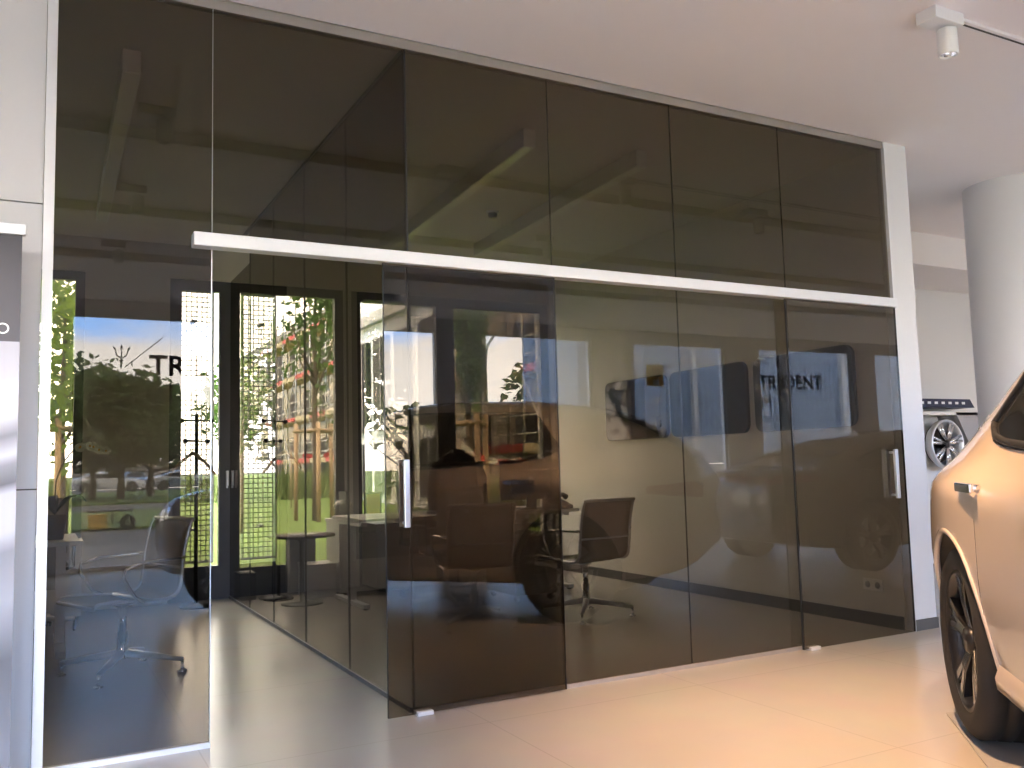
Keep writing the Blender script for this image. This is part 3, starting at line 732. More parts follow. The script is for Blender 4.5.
        for k in range(5):
            for dl in (-.17, .17):
                a = 2*PI*k/5+.35; a2 = a+dl
                for (mt, dy, wd) in ((M['rim'], 0, 1.0), (M['rimf'], -.004, .55)):
                    mb.use(mt); q = []
                    for (rd, an, hw) in ((.05, a, .034*wd), (rr*.55, a+dl*.5, .024*wd), (rr-.01, a2, .030*wd)):
                        c_, s_ = math.cos(an), math.sin(an); q.append((Vector((rd*c_, 0, rd*s_)), Vector((-s_, 0, c_))*hw))
                    yf = [-b+.045, -b+.028, -b+.018]
                    A = [[p+o_*k2+Vector((0, yf[i]+dy, 0)) for k2 in (-1, 1)] for i, (p, o_) in enumerate(q)]
                    B = [[p+o_*k2+Vector((0, yf[i]+.035, 0)) for k2 in (1, -1)] for i, (p, o_) in enumerate(q)]
                    mb.grid([A[i]+B[i]+[A[i][0]] for i in range(3)], False)
        mb.obj('spokes', None, w)
        MB().lathe([(0, -b+.02), (.045, -b+.022), (.055, -b+.035), (.06, -.05), (.0, -.05)], 24, axis='y').obj('hub_cap', M['rim'], w)
        if detail: MB().lathe([(.05, -.03), (rr*.72, -.03), (rr*.72, .0), (.05, .0)], 36, axis='y').obj('brake_disc', M['alu'], w)
        return w
    for ax in (0, 2.98):
        for sy in (-1, 1): wheel(ax, sy)
    MB().box(-.55, 3.5, -.60, .60, .24, .40).obj('underbody', M['black'], t)
    return t
TH = math.radians(43)      # rear points 43 degrees right of the way into the room
rearv = Vector((math.sin(TH), math.cos(TH), 0)); fwdv = -rearv
rz1 = math.atan2(fwdv.y, fwdv.x)
wheel_face = Vector((1.775, -1.58, 0)); side_n = Vector((-math.cos(TH), math.sin(TH), 0))   # outward normal of the near flank
axle = wheel_face - side_n*.965
car1 = make_car('sport_utility_car', 'cream white car at the right edge with its rear wheel showing', suv(), M['paint'], (axle.x, axle.y, 0), rz1)
car2 = make_car('saloon_car', 'bronze saloon car standing beyond the cream car, mirrored in the right door', sed(), M['sedan'], (5.85, -3.25, 0), .05, R=.34)
mat_plate = tag(MB().box(-.32, .42, -.13, .19, 0.0005, .006).obj('wheel_plate', M['grey']), 'thin grey floor plate under the rear wheel of the cream car', 'floor plate')
mat_plate.location = (wheel_face.x-side_n.x*.12, wheel_face.y-side_n.y*.12, 0); mat_plate.rotation_euler = (0, 0, rz1)
proto = make_car('street_car', 'white car mirrored leftmost in the row behind the trees', sed(), M['whitep'], (*vpolar(84, 62), -.08), 0, R=.33, detail=False)
def street(px, d, rz, m, label):
    c = dup(proto, (*vpolar(px, d), -.08), rz, label)
    for ch in c.children:
        if ch.name.startswith('body'):
            ch.material_slots[0].link = 'OBJECT'; ch.material_slots[0].material = m
street(132, 70, PI*.5, M['blackp'], 'black car mirrored tail on between the tree trunks')
street(162, 66, 0, M['silver'], 'silver car mirrored beside the left coat stand')
street(204, 76, 0, M['navyp'], 'navy car mirrored rightmost in the street row')

# ================================================================== SHOWROOM THINGS
# roll-up banner
bn = thing('rollup_banner', 'roll-up display banner with dark printed top standing left of the glass', 'banner', (-1.65, -.35, 0))
MB().box(-.86, .0, -.004, .004, 1.64, 2.04).obj('printed_top', M['bdark'], bn)
def print_mat():
    m = mat('banner_photo_print', (.5, .5, .55), .5); t = m.node_tree; b = t.nodes['Principled BSDF']
    tx = N(t, 'ShaderNodeTexCoord'); sp = N(t, 'ShaderNodeSeparateXYZ'); t.links.new(tx.outputs['Object'], sp.inputs[0])
    v = MATH(t, 'MULTIPLY_ADD', sp.outputs[0], -.28, sp.outputs[2])
    r = N(t, 'ShaderNodeValToRGB'); r.color_ramp.interpolation = 'LINEAR'; cr_ = r.color_ramp
    for p_, c_ in ((0, .13), (.12, .20), (.3, .11), (.42, .30), (.52, .20), (.56, .42), (.64, .40), (.66, .10), (.70, .20), (.72, .42), (.76, .16), (.80, .42), (.86, .55), (.88, .36), (1.0, .30)):
        e = cr_.elements.new(p_) if p_ not in (0, 1.0) else cr_.elements[0 if p_ == 0 else -1]; e.color = (c_, c_, c_*1.1, 1)
    t.links.new(MATH(t, 'DIVIDE', v, 1.72), r.inputs[0]); t.links.new(r.outputs[0], b.inputs['Base Color']); return m
MB().box(-.86, .0, -.004, .004, .08, 1.64).obj('printed_photo', print_mat(), bn)
MB().box(-.87, .012, -.014, .014, 2.035, 2.075, .003).obj('top_bar', M['alu_l'], bn)
MB().box(-.88, .02, -.08, .08, 0, .08, .01).obj('base_case', M['alu_l'], bn)
MB().tube([(-.43, .03, .08), (-.43, .03, 2.05)], .012, 8).obj('support_pole', M['alu'], bn)
text_obj('lettering', 'NO', .056, M['paper'], bn, (-.122, -.006, 1.668), (PI/2, 0, 0), .0008, 0)

# ceiling spots
def spot_lamp(loc, label, track=None, power=0, col=(1, .74, .5), size=70, tilt=(0, 0), body=True):
    t = thing('ceiling_spotlight', label, 'spotlight', loc, 0, None)
    MB().box(-.11, .10, -.055, .055, -.06, 0, .004).obj('adapter_box', M['lamp_w'], t)
    MB().lathe([(0, -.075), (.046, -.075), (.047, -.08), (.047, -.200), (.044, -.204), (.040, -.204), (.037, -.197), (.030, -.14), (0, -.14)], 32, (.04, 0, 0)).obj('lamp_housing', M['lamp_w'], t)
    MB().tube([(.04, 0, -.06), (.04, 0, -.08)], .018, 12).obj('swivel', M['lamp_w'], t)
    MB().lathe([(.036, -.195), (.028, -.150), (.0, -.147)], 24, (.04, 0, 0)).obj('reflector', M['reflect'], t)
    MB().lathe([(0, -.155), (.012, -.155), (.012, -.149), (0, -.149)], 16, (.04, 0, 0)).obj('bulb', M['lens'], t)
    if power:
        l = bpy.data.lights.new('spot', 'SPOT'); l.energy = power; l.color = col; l.spot_size = math.radians(size); l.spot_blend = 1.0; l.shadow_soft_size = .045
        o = bpy.data.objects.new('spot_beam', l); COL.objects.link(o); o.parent = t; o.location = (.04, 0, -.21); o.rotation_euler = (tilt[0], tilt[1], 0)
    return t
spot_lamp((2.26, -1.36, 3.285), 'white cylindrical ceiling spotlight at the end of the track, top right', power=150, tilt=(.25, 0))
tk = tag(MB().box(2.38, 6.2, -1.385, -1.335, 3.268, 3.285, .003).obj('lighting_track', M['lamp_w']), 'white lighting track running right from the ceiling spotlight', 'lighting track')
MB().box(2.40, 6.18, -1.366, -1.354, 3.2665, 3.268).obj('conductor_slot', M['black'], tk)
spot_lamp((1.0, -1.67, 3.285), 'warm ceiling spotlight above the floor beside the cream car', power=720, size=72, col=(1, .57, .28), tilt=(.10, -.12))
spot_lamp((3.85, -1.62, 3.285), 'ceiling spotlight over the tail of the cream car', power=50)
spot_lamp((-1.0, -1.41, 3.285), 'unlit ceiling spotlight mirrored high in the left glass pane')
spot_lamp((-1.0, -3.0, 3.285), 'middle ceiling spotlight mirrored in the left glass pane', power=40, size=90)
spot_lamp((-1.0, -4.8, 3.285), 'lowest ceiling spotlight mirrored in the left glass pane', power=40, size=90)
spot_lamp((2.6, -3.1, 3.285), 'unseen fill spotlight added over the bonnet side of the cream car', power=60, size=80)  # added fill lamp, out of view, for more warm bounce

for (x_, y_, pw_, sz_, lb_) in ((-2.0, -1.66, 420, 46, 'unseen spotlight added to wash the panelled wall and the banner'), (-4.8, -3.95, 1600, 80, 'unseen fill spotlight added over the left end of the showroom'), (-2.9, -5.8, 1600, 70, 'unseen fill spotlight added behind the viewer, left of the doors'), (2.2, -6.4, 600, 70, 'unseen fill spotlight added behind the bonnet of the cream car'), (7.6, -1.5, 2100, 80, 'unseen fill spotlight added over the front of the bronze saloon'), (6.3, .4, 70, 80, 'unseen spotlight added to brighten the far bay before the wheel display'), (9.5, -4.0, 1700, 80, 'unseen fill spotlight added at the right end of the showroom')):  # added lamps out of view, lifting the light on floor, walls and ceiling
    spot_lamp((x_, y_, 3.285), lb_, power=pw_, size=sz_, col=(1, .74, .56) if sz_ > 50 else (1, .9, .84), tilt=(.54, 0) if sz_ < 50 else (0, 0))
# wheel display in the far bay
ds = thing('wheel_display', 'white wheel display stand with navy header behind the cream car', 'display stand', (6.4, 2.37, 0))
MB().box(-.5, 1.45, -.10, .0, 0, 1.02).obj('lower_panel', M['white'], ds)
mb = MB().prism([(-.5, 1.02), (1.45, 1.02), (.85, 1.58), (-.5, 1.58)], 'y', -.06, 0); mb.obj('back_panel', M['white'], ds)
MB().prism([(.92, 1.02), (1.45, 1.02), (1.02, 1.58), (.60, 1.58)], 'y', -.30, -.06).obj('wing_panel', M['grey'], ds)
MB().box(-.5, .98, -.30, -.06, 1.55, 1.585).obj('top_shelf', M['white'], ds)
MB().prism([(-.5, 1.63), (.92, 1.63), (.85, 1.72), (-.5, 1.72)], 'y', -.30, -.02).obj('header_sign', M['navy'], ds)
for k in range(7): MB().box(.05+k*.11, .10+k*.11, -.303, -.30, 1.665, 1.69).obj('sign_mark', M['alu_l'], ds)
rw = thing('alloy_wheel', 'multi-spoke alloy wheel on the white display stand', 'wheel', (6.86, 2.16, 1.245))
MB().lathe([(.20, .05), (.255, -.02), (.262, -.07), (.25, -.085), (.235, -.075), (.21, -.03), (.19, .05)], 48, axis='y').obj('rim_barrel', M['alu'], rw)
MB().lathe([(0, .045), (.21, .045), (.21, .05), (0, .05)], 40, axis='y').obj('dark_backing', M['rim'], rw)
mb = MB()
for k in range(7):
    a = 2*PI*k/7+.25; c_, s_ = math.cos(a), math.sin(a)
    for sg_ in (-1, 1):
        p0 = Vector((.03*c_, -.055, .03*s_)); p1 = Vector((.235*c_-s_*sg_*.028, -.07, .235*s_+c_*sg_*.028)); mb.tube([p0, p1], [.026, .017], 6)
mb.obj('spokes', M['rimf'], rw); MB().lathe([(0, -.085), (.035, -.08), (.045, -.05), (.05, .045), (0, .045)], 24, axis='y').obj('hub_cap', M['rim'], rw)

# ================================================================== OFFICES
def linear_lamp(x0, y0, x1, y1, label):
    t = thing('linear_ceiling_lamp', label, 'ceiling lamp', (x0, y0, 3.245), math.atan2(y1-y0, x1-x0), 'linear lamps on the office ceilings'); ln = math.hypot(x1-x0, y1-y0)
    MB().box(0, ln, -.042, .042, -.115, 0, .002).obj('housing', M['alu_l'], t)
    MB().box(.01, ln-.01, -.034, .034, -.119, -.115).obj('diffuser', M['diffuser'], t)
linear_lamp(-1.21, .58, -1.17, 3.5, 'linear ceiling lamp alone in the left office')
linear_lamp(1.10, .68, 1.25, 3.55, 'left linear ceiling lamp of the pair in the right office')
linear_lamp(1.98, .70, 2.08, 3.45, 'right linear ceiling lamp of the pair in the right office')
sm = thing('smoke_detector', 'small round smoke detector on the office ceiling between the two lamps', 'smoke detector', (1.72, 2.42, 3.245))
MB().lathe([(0, -.012), (.055, -.012), (.058, 0), (0, 0)], 24).obj('base', M['lamp_w'], sm)
MB().lathe([(0, -.05), (.03, -.048), (.038, -.04), (.038, -.012)], 24).obj('sensor_head', M['grey'], sm)
# framed screens on the right wall
def rrect(w, h, r, n=6):
    q = []
    for cx_, cy_, a0 in ((w/2-r, h/2-r, 0), (-w/2+r, h/2-r, PI/2), (-w/2+r, -h/2+r, PI), (w/2-r, -h/2+r, 3*PI/2)):
        for k in range(n+1): a = a0+PI/2*k/n; q.append((cx_+r*math.cos(a), cy_+r*math.sin(a)))
    return q
for y0, lb in ((2.90, 'glossy black rounded wall screen nearest the garden windows'), (1.865, 'glossy black rounded wall screen in the middle of the three'), (.80, 'glossy black rounded wall screen nearest the right sliding door')):
    t = thing('wall_screen', lb, 'screen', (3.468, y0, 1.645), 0, 'rounded black screens on the office wall')
    MB().prism(rrect(.98, .58, .075), 'x', -.03, 0).obj('casing', M['black'], t)
    MB().prism(rrect(.965, .565, .07), 'x', -.033, -.03).obj('glass_front', M['gloss'], t)
so = thing('wall_socket', 'double wall socket low on the office wall behind the right door', 'socket', (3.468, .27, .27))
MB().box(-.01, 0, -.08, .08, -.04, .04, .003).obj('cover_plate', M['white'], so); MB().lathe([(0, -.0115), (.02, -.0115), (.022, -.0095)], 16, (0, -.04, 0), 'x').lathe([(0, -.0115), (.02, -.0115), (.022, -.0095)], 16, (0, .04, 0), 'x').obj('socket_well', M['grey'], so)

# conference chair: net sling between side rails, armrests, four-star base on glides
def conf_chair(label, loc, rz):
    t = thing('conference_chair', label, 'chair', loc, rz, 'net-back conference chairs')
    # faces +x ; profile of the sling in x,z
    prof = [(.27, .425), (.25, .445), (.15, .45), (0, .435), (-.12, .43), (-.19, .445), (-.225, .49), (-.235, .56), (-.245, .66), (-.27, .78), (-.295, .86), (-.31, .875)]
    fx = pchip(range(len(prof)), [p[0] for p in prof]); fz = pchip(range(len(prof)), [p[1] for p in prof]); T_ = np.linspace(0, len(prof)-1, 44)
    def sl(a, b, nm):
        mb = MB(); mb.grid([[Vector((fx(q), yy, fz(q)-.012*math.cos(yy/.23*PI/2))) for yy in np.linspace(-.225, .225, 9)] for q in np.linspace(a, b, 22)], True, .004); return mb.obj(nm, M['mesh'], t)
    sl(0, 5.0, 'seat'); sl(5.0, 11, 'backrest')
    for sy in (-1, 1):
        MB().tube([(fx(q), sy*.235, fz(q)) for q in T_], .011, 8).obj('side_rail', M['alu'], t)
        MB().tube([(-.25, sy*.24, .66), (-.20, sy*.275, .66), (.02, sy*.285, .655), (.12, sy*.285, .63), (.13, sy*.28, .58), (.06, sy*.27, .47), (.0, sy*.245, .435)], .010, 8).obj('armrest', M['chrome'], t)
    MB().tube([(fx(11), -.235, fz(11)), (fx(11), .235, fz(11))], .011, 8).tube([(fx(0), -.235, fz(0)), (fx(0), .235, fz(0))], .011, 8).tube([(-.05, -.235, .43), (-.05, .235, .43)], .014, 8).tube([(-.238, -.235, .60), (-.238, .235, .60)], .008, 8).obj('cross_bar', M['alu'], t)
    MB().lathe([(0, .41), (.05, .405), (.05, .395), (.022, .38), (.022, .25), (.030, .25), (.032, .10), (.04, .085), (0, .085)], 20).obj('column', M['chrome'], t)
    for k in range(4):
        a = PI/4+k*PI/2; c_, s_ = math.cos(a), math.sin(a)
        lg = MB().tube([(.02*c_, .02*s_, .125), (.2*c_, .2*s_, .10), (.345*c_, .345*s_, .078)], [.024, .019, .013], 8).obj('base_leg', M['alu'], t)
        MB().tube([(.34*c_, .34*s_, .08), (.34*c_, .34*s_, .02)], .010, 8).lathe([(0, .022), (.026, .02), (.028, .0), (0, 0)], 14, (.34*c_, .34*s_, 0)).obj('glide', M['chrome'], lg)
    return t
c0 = conf_chair('net-back conference chair behind the sliding door, seen from behind at the desk', (1.21, 1.86, 0), PI/2-.22)
dup(c0, (2.06, 1.70, 0), PI/2+.12, 'net-back conference chair right of the desk, turned towards the left')
dup(c0, (-1.13, 1.68, 0), PI+.36, 'net-back conference chair in the left office behind the left glass pane')
# task chair on castors with jacket
def task_chair(label, loc, rz, jacket=None):
    t = thing('task_chair', label, 'chair', loc, rz)
    MB().box(-.23, .23, -.24, .24, .44, .50, .025).obj('seat', M['leather'], t)
    mb = MB(); mb.grid([[Vector((-.24-.05*math.sin(v*2.2)-.05*(yy/.24)**2*-1, yy, .56+.42*v)) for yy in np.linspace(-.23, .23, 9)] for v in np.linspace(0, 1, 9)], True, .03); mb.obj('backrest', M['mesh'], t)
    MB().tube([(-.05, 0, .43), (-.24, 0, .43), (-.29, 0, .52), (-.30, 0, .72)], .018, 8).obj('back_stem', M['alu'], t)
    for sy in (-1, 1): MB().tube([(-.05, sy*.24, .45), (-.05, sy*.29, .47), (-.05, sy*.29, .66)], .013, 8).box(-.15, .12, sy*.29-.03, sy*.29+.03, .66, .69, .01).obj('armrest', M['black'], t)
    MB().lathe([(0, .44), (.04, .43), (.026, .40), (.026, .14), (.04, .13), (.04, .08), (0, .08)], 16).obj('column', M['alu'], t)
    for k in range(5):
        a = 2*PI*k/5+.3; c_, s_ = math.cos(a), math.sin(a)
        lg = MB().tube([(0, 0, .115), (.31*c_, .31*s_, .085)], [.026, .015], 8).obj('base_leg', M['alu'], t)
        q = MB()
        for d in (-.014, .014): q.lathe([(0, -.009), (.03, -.009), (.032, 0), (.03, .009), (0, .009)], 16, (.31*c_-s_*d*1.3, .31*s_+c_*d*1.3, .033), 'y')
        q.tube([(.31*c_, .31*s_, .05), (.31*c_, .31*s_, .085)], .008, 6).obj('castor', M['black'], lg)
    return t
task_chair('black task chair on castors between the net-back chair and the desk', (1.38, 2.74, 0), PI/2+.15)
task_chair('black task chair on castors at the left edge of the left office', (-1.62, 3.55, 0), -1.7)
# desk
dk = thing('office_desk', 'white topped office desk on metal legs in the right office', 'desk', (.78, 2.98, 0))
MB().box(-.02, 2.05, 0, .86, .705, .735, .003).obj('desk_top', M['white'], dk)
MB().box(.1, 1.95, .78, .80, .34, .70).obj('modesty_panel', M['grey'], dk)
for xx in (0.02, 1.97):
    lg = MB().box(xx-.03, xx+.03, .40, .46, .03, .70).box(xx-.03, xx+.03, .05, .82, 0.012, .045, .004).box(xx-.03, xx+.03, .1, .76, .67, .70).obj('leg', M['alu_l'], dk)
    MB().lathe([(0, 0), (.022, 0), (.022, .012), (0, .012)], 12, (xx, .08, 0)).lathe([(0, 0), (.022, 0), (.022, .012), (0, .012)], 12, (xx, .78, 0)).obj('foot', M['black'], lg)
MB().box(.1, 1.9, .35, .50, .58, .60).obj('cable_tray', M['grey'], dk)
# things on the desk
mo = thing('monitor', 'black computer monitor seen from behind on the desk', 'monitor', (2.50, 3.32, .735), -.12)
MB().box(-.30, .30, -.022, .012, .085, .455, .006).obj('display', M['black'], mo)
MB().box(-.20, .20, -.05, -.022, .13, .37, .02).obj('back_housing', M['black'], mo)
MB().box(-.05, .05, -.045, -.02, .01, .25, .004).obj('stand_neck', M['black'], mo)
MB().box(-.13, .13, -.12, .10, 0, .012, .004).obj('stand_foot', M['black'], mo)
MB().lathe([(0, -.052), (.028, -.052), (.03, -.049)], 20, (0, 0, .27), 'y').obj('round_badge', M['alu'], mo)
ph = thing('desk_phone', 'black desk telephone beside the monitor', 'telephone', (2.66, 3.08, .735), .2)
MB().prism([(-.09, 0), (.09, 0), (.09, .09), (-.09, .03)], 'x', -.11, .11).obj('phone_base', M['black'], ph)
MB().tube([(-.13, .02, .10), (-.09, .02, .125), (.09, .02, .125), (.13, .02, .10)], [.028, .02, .02, .028], 10).obj('handset', M['black'], ph)
lp = thing('laptop', 'dark open laptop on the desk behind the black task chair', 'laptop', (1.66, 3.28, .735), PI)
MB().box(-.17, .17, -.12, .12, 0, .018, .004).obj('keyboard_base', M['black'], lp)
MB().prism([(.115, .018), (.125, .018), (.20, .235), (.19, .237)], 'x', -.17, .17).obj('lid', M['black'], lp)
pc = thing('pen_cup', 'small dark pen cup on the desk near the monitor', 'cup', (2.02, 3.62, .735))
MB().lathe([(0, 0), (.038, 0), (.04, .1), (.036, .1), (.034, .008), (0, .008)], 20).obj('cup', M['black'], pc)
for k in range(3): MB().tube([(.01*k-.01, .01, .01), (.02*k-.02, .015, .16)], .004, 6).obj('pen', (M['teal'], M['redpl'], M['alu'])[k], pc)
pp = thing('paper_sheet', 'white paper sheets lying on the desk left half', 'paper', (1.12, 3.3, .735), .2)
for k in range(3): MB().box(-.105, .105, -.148, .148, .0005+k*.001, .0012+k*.001, 0, Matrix.Rotation(.06*k, 4, 'Z')).obj('sheet', M['paper'], pp)
# pedestal under the desk
pd = thing('pedestal', 'white drawer pedestal on castors under the desk', 'drawer cabinet', (2.14, 2.62, 0), .0)
MB().box(-.20, .20, -.02, .52, .06, .56, .004).obj('body', M['white'], pd)
for k in range(3):
    d_ = MB().box(-.195, .195, -.04, -.021, .07+k*.163, .225+k*.163, .003).obj('drawer', M['white'], pd); MB().box(-.06, .06, -.052, -.04, .185+k*.163, .195+k*.163).obj('handle', M['alu'], d_)
for xx in (-.16, .16):
    for yy in (.03, .46): MB().lathe([(0, -.012), (.025, -.012), (.028, 0), (.025, .012), (0, .012)], 16, (xx, yy, .028), 'y').tube([(xx, yy, .04), (xx, yy, .062)], .01, 8).obj('castor', M['black'], pd)
# jacket on a valet stand by the window
cs_ = thing('jacket_stand', 'black stand by the garden window carrying the black jacket', 'coat stand', (2.04, 3.95, 0))
MB().lathe([(0, 0), (.16, 0), (.16, .012), (.02, .025), (0, .025)], 28).obj('base', M['black'], cs_)
MB().tube([(0, 0, .02), (0, 0, 1.26)], .014, 10).obj('pole', M['black'], cs_)
MB().tube([(-.2, 0, 1.19), (-.1, 0, 1.24), (0, 0, 1.26), (.1, 0, 1.24), (.2, 0, 1.19)], .014, 8).obj('shoulder_bar', M['black'], cs_)
jk = thing('jacket', 'black jacket hanging by the garden window left of the monitor', 'jacket', (2.04, 3.95, .62))
ring_ = []
for z, hw, hd, dr in ((0, .245, .10, .0), (.2, .235, .10, 0), (.4, .23, .10, 0), (.52, .225, .095, 0), (.58, .20, .08, 0), (.63, .14, .065, 0), (.66, .07, .05, 0), (.69, .055, .045, 0)):
    row = []
    for k in range(33):
        a = 2*PI*k/32; rr_ = 1+.05*math.sin(5*a+z*4)*(1-z/.7); row.append(Vector((hw*rr_*math.copysign(abs(math.cos(a))**.7, math.cos(a)), hd*rr_*math.sin(a), z)))
    ring_.append(row)
MB().grid(ring_).obj('body', M['leather'], jk)
for sx in (-1, 1): MB().tube([(sx*.20, 0, .56), (sx*.245, -.02, .42), (sx*.255, -.03, .2), (sx*.25, -.03, .02)], [.05, .065, .06, .05], 12).obj('sleeve', M['leather'], jk)
MB().tube([(-.06, -.05, .68), (0, -.085, .55), (.06, -.05, .68)], .014, 8).obj('collar', M['black'], jk)
MB().lathe([(0, -.004), (.014, -.004), (.014, 0)], 12, (-.03, -.115, .50), 'y').obj('glint_disc', M['chrome'], jk)  # bright disc put in for a glint of light on the jacket
# sideboard and what stands on it
sb = thing('sideboard', 'low white sideboard against the garden window in the right office', 'cabinet', (.86, 3.95, 0))
MB().box(0, .95, 0, .42, .03, .66).obj('body', M['white'], sb); MB().box(-.01, .96, -.012, .43, .66, .685, .003).obj('top', M['white'], sb); MB().box(.03, .92, .03, .40, 0, .03).obj('plinth', M['black'], sb)
for k in range(2):
    d_ = MB().box(.01+k*.468, .472+k*.468, -.018, -.001, .04, .65, .002).obj('door', M['white'], sb); MB().box((.43 if k == 0 else .50), (.445 if k == 0 else .515), -.03, -.018, .32, .46).obj('handle', M['alu'], d_)
pf = thing('picture_frame', 'brown picture frame standing on the sideboard', 'picture frame', (1.24, 4.12, .685), .15)
MB().box(-.09, .09, -.01, .012, .012, .24, .003).obj('frame', M['brown'], pf); MB().box(-.07, .07, -.012, -.01, .03, .22).obj('picture', M['yellow'], pf); MB().box(-.16, .22, -.08, .06, 0, .012, .002).obj('tray', M['black'], pf)
fr_ = thing('tablet_holder', 'dark upright tablet holder on the sideboard beside the picture frame', 'tablet', (1.00, 4.26, .685), .1)
MB().box(-.012, .012, -.09, .09, .012, .25, .003).obj('panel', M['black'], fr_); MB().box(-.06, .06, -.09, .09, 0, .012, .002).obj('foot', M['black'], fr_)
gl_ = thing('glass_bowl', 'round glass bowl at the left end of the sideboard', 'bowl', (.94, 4.08, .685))
MB().lathe([(.03, 0), (.07, .02), (.095, .07), (.09, .13), (.06, .17), (.057, .168), (.086, .128), (.09, .07), (.066, .025), (.0, .01)], 28).obj('bowl', G_CLEAR, gl_)
def orchid(label, loc, h, sgn, pot_h=.17):
    t = thing('potted_orchid', label, 'plant', loc)
    MB().lathe([(0, 0), (.055, 0), (.075, pot_h), (.068, pot_h), (.05, .02), (0, .02)], 24).obj('pot', M['pot'], t)
    MB().lathe([(0, pot_h-.02), (.068, pot_h-.02)], 20).obj('soil', M['bark'], t)
    for k in range(5):
        a = k*1.3+.4; L_ = .20+.03*(k % 3); rows = []
        for i in range(8):
            u = i/7; w = .035*math.sin(PI*min(1, u*.95+.05))+.002; p = Vector((math.cos(a)*L_*u, math.sin(a)*L_*u, pot_h+.12*math.sin(u*2.4)))
            s_ = Vector((-math.sin(a), math.cos(a), 0))*w; rows.append([p-s_+Vector((0, 0, .01)), p, p+s_+Vector((0, 0, .01))])
        MB().grid(rows, True, .003).obj('leaf', M['oleaf'], t)
    st = [Vector((0, 0, pot_h)), Vector((sgn*.0, 0, pot_h+h*.4)), Vector((sgn*.05, 0, pot_h+h*.75)), Vector((sgn*.13, .01, pot_h+h*.95)), Vector((sgn*.22, .02, pot_h+h*.97)), Vector((sgn*.30, .03, pot_h+h*.9))]
    sm_ = [Vector((pchip(range(6), [p[i] for p in st])(q) for i in range(3))) for q in np.linspace(0, 5, 24)]
    MB().tube(sm_, .0045, 6).obj('flower_stem', M['oleaf'], t)
    for k in range(6):
        p = sm_[14+int(k*1.8)]; mb = MB().use(M['petal']); rnd = random.Random(k)
        n_ = Vector((rnd.uniform(-.4, .4), -1, rnd.uniform(-.3, .3))).normalized(); u_ = n_.orthogonal().normalized(); v_ = n_.cross(u_); c_ = p+n_*.02
        for q in range(5):
            a = 2*PI*q/5; d = u_*math.cos(a)+v_*math.sin(a); e = n_.cross(d); l = .031
            mb.grid([[c_+d*l*w_+e*hw*l*z_+n_*(.006*(1-abs(z_))) for z_ in (-1, 0, 1)] for w_, hw in ((.05, .15), (.4, .5), (.75, .55), (1.0, .2))])
        mb.use(M['yellow']).ball(c_+n_*.008, .008, sub=1); mb.obj('blossom', None, t, fix=False)
    return t
orchid('white orchid in a dark pot on the sideboard in the right office', (1.56, 4.14, .685), .44, -1, .20)
orchid('white orchid in a brown pot on the left office desk', (-1.475, 2.62, .735), .46, 1, .16)
# left office desk and cabinet
d2 = thing('office_desk', 'white desk at the left edge of the left office', 'desk', (-3.05, 2.35, 0))
MB().box(0, 1.72, 0, .85, .705, .735, .003).obj('desk_top', M['white'], d2)
for xx in (.06, 1.62): MB().box(xx-.03, xx+.03, .40, .46, .03, .70).box(xx-.03, xx+.03, .05, .80, 0, .045, .004).obj('leg', M['alu_l'], d2)
MB().box(.1, 1.6, .80, .82, .35, .70).obj('modesty_panel', M['grey'], d2)
c2 = thing('sideboard', 'low white cabinet under the window of the left office', 'cabinet', (-2.6, 4.02, 0))
MB().box(0, 1.35, 0, .42, .03, .60).obj('body', M['white'], c2); MB().box(-.01, 1.36, -.012, .43, .60, .625, .003).obj('top', M['white'], c2); MB().box(.03, 1.32, .03, .4, 0, .03).obj('plinth', M['black'], c2)
for k in range(2):
    d_ = MB().box(.01+k*.67, .67+k*.67, -.018, -.001, .04, .59, .002).obj('door', M['white'], c2); MB().box((.62 if k == 0 else .70), (.635 if k == 0 else .715), -.03, -.018, .3, .44).obj('handle', M['alu'], d_)
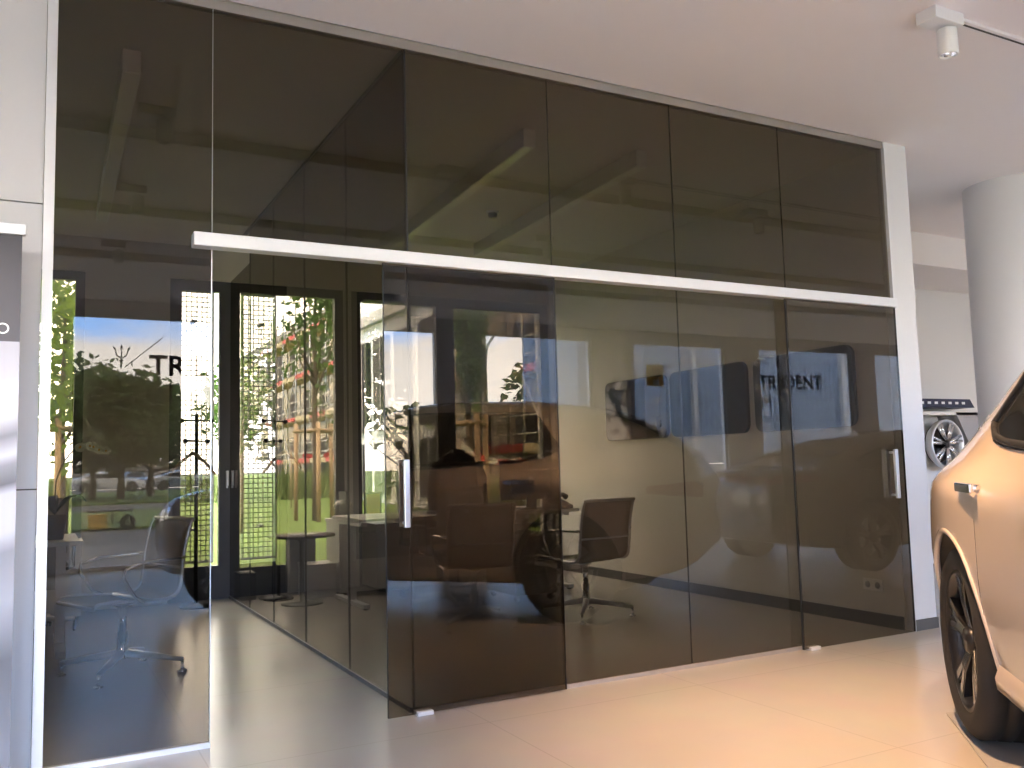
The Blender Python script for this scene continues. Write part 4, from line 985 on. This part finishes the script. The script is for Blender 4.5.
# slim metal leg frame beside the left chair
# coat stands
def coat_stand(label, loc, rz):
    t = thing('coat_stand', label, 'coat stand', loc, rz)
    MB().lathe([(0, 0), (.13, 0), (.135, .01), (.12, .025), (.03, .035), (0, .035)], 32).obj('base', M['black'], t)
    MB().tube([(0, 0, .03), (0, 0, 1.66)], .017, 12).obj('pole', M['black'], t)
    for z, a in ((1.60, 0), (1.60, PI), (1.42, .5), (1.42, PI+.5)):
        MB().tube([(0, 0, z), (.11*math.cos(a), .11*math.sin(a), z)], .006, 8).ball((.125*math.cos(a), .125*math.sin(a), z), .023).obj('hook', M['black'], t)
    return t
k0 = coat_stand('black coat stand carrying a hanger in the left office', (-.36, 4.12, 0), .1)
dup(k0, (.33, 4.22, 0), .35, 'black coat stand with round base right of the glass partition')
hg = thing('coat_hanger', 'pale coat hanger on the left coat stand', 'hanger', (-.40, 4.06, 1.13))
MB().tube([(.02, .03, .30), (.0, .0, .28), (0, 0, .20)], .004, 6).obj('hook', M['chrome'], hg)
MB().tube([(-.19, 0, 0), (-.10, 0, .11), (0, 0, .19), (.10, 0, .11), (.19, 0, 0)], [.012, .014, .018, .014, .012], 10).obj('shoulder', M['wood'], hg)
# round side table, boxes
st_ = thing('side_table', 'small round side table with black foot beside the coat stand', 'table', (.46, 3.74, 0))
MB().lathe([(0, .57), (.28, .57), (.285, .58), (.28, .59), (0, .59)], 40).obj('table_top', M['brown'], st_); MB().lathe([(0, .57), (.09, .57), (.02, .53), (.02, .02), (.17, .015), (.18, 0), (0, 0)], 32).obj('pedestal', M['black'], st_)
MB().box(-.09, .11, -.08, .06, .5905, .594).obj('magazine', M['paper'], st_)
bx = thing('storage_box', 'grey storage box on the floor left of the sideboard', 'box', (.715, 4.13, 0)); MB().box(-.15, .12, -.15, .16, 0, .285, .004).obj('box_body', M['white'], bx); MB().box(-.155, .125, -.155, .165, .285, .30, .003).obj('lid', M['white'], bx)
b2 = thing('storage_box', 'taller grey carton behind the side table', 'box', (.62, 4.40, 0)); MB().box(-.12, .12, -.09, .09, 0, .55, .004).obj('box_body', M['grey'], b2); MB().box(-.122, .122, -.01, .01, .5502, .552).obj('closing_tape', M['paper'], b2)
b3 = thing('storage_box', 'low black box by the window frame below the perforated screen', 'box', (.11, 4.36, 0)); MB().box(-.08, .07, -.12, .12, 0, .24, .004).obj('box_body', M['black'], b3); MB().box(-.05, .05, -.08, .04, .241, .247).obj('white_note', M['paper'], b3)
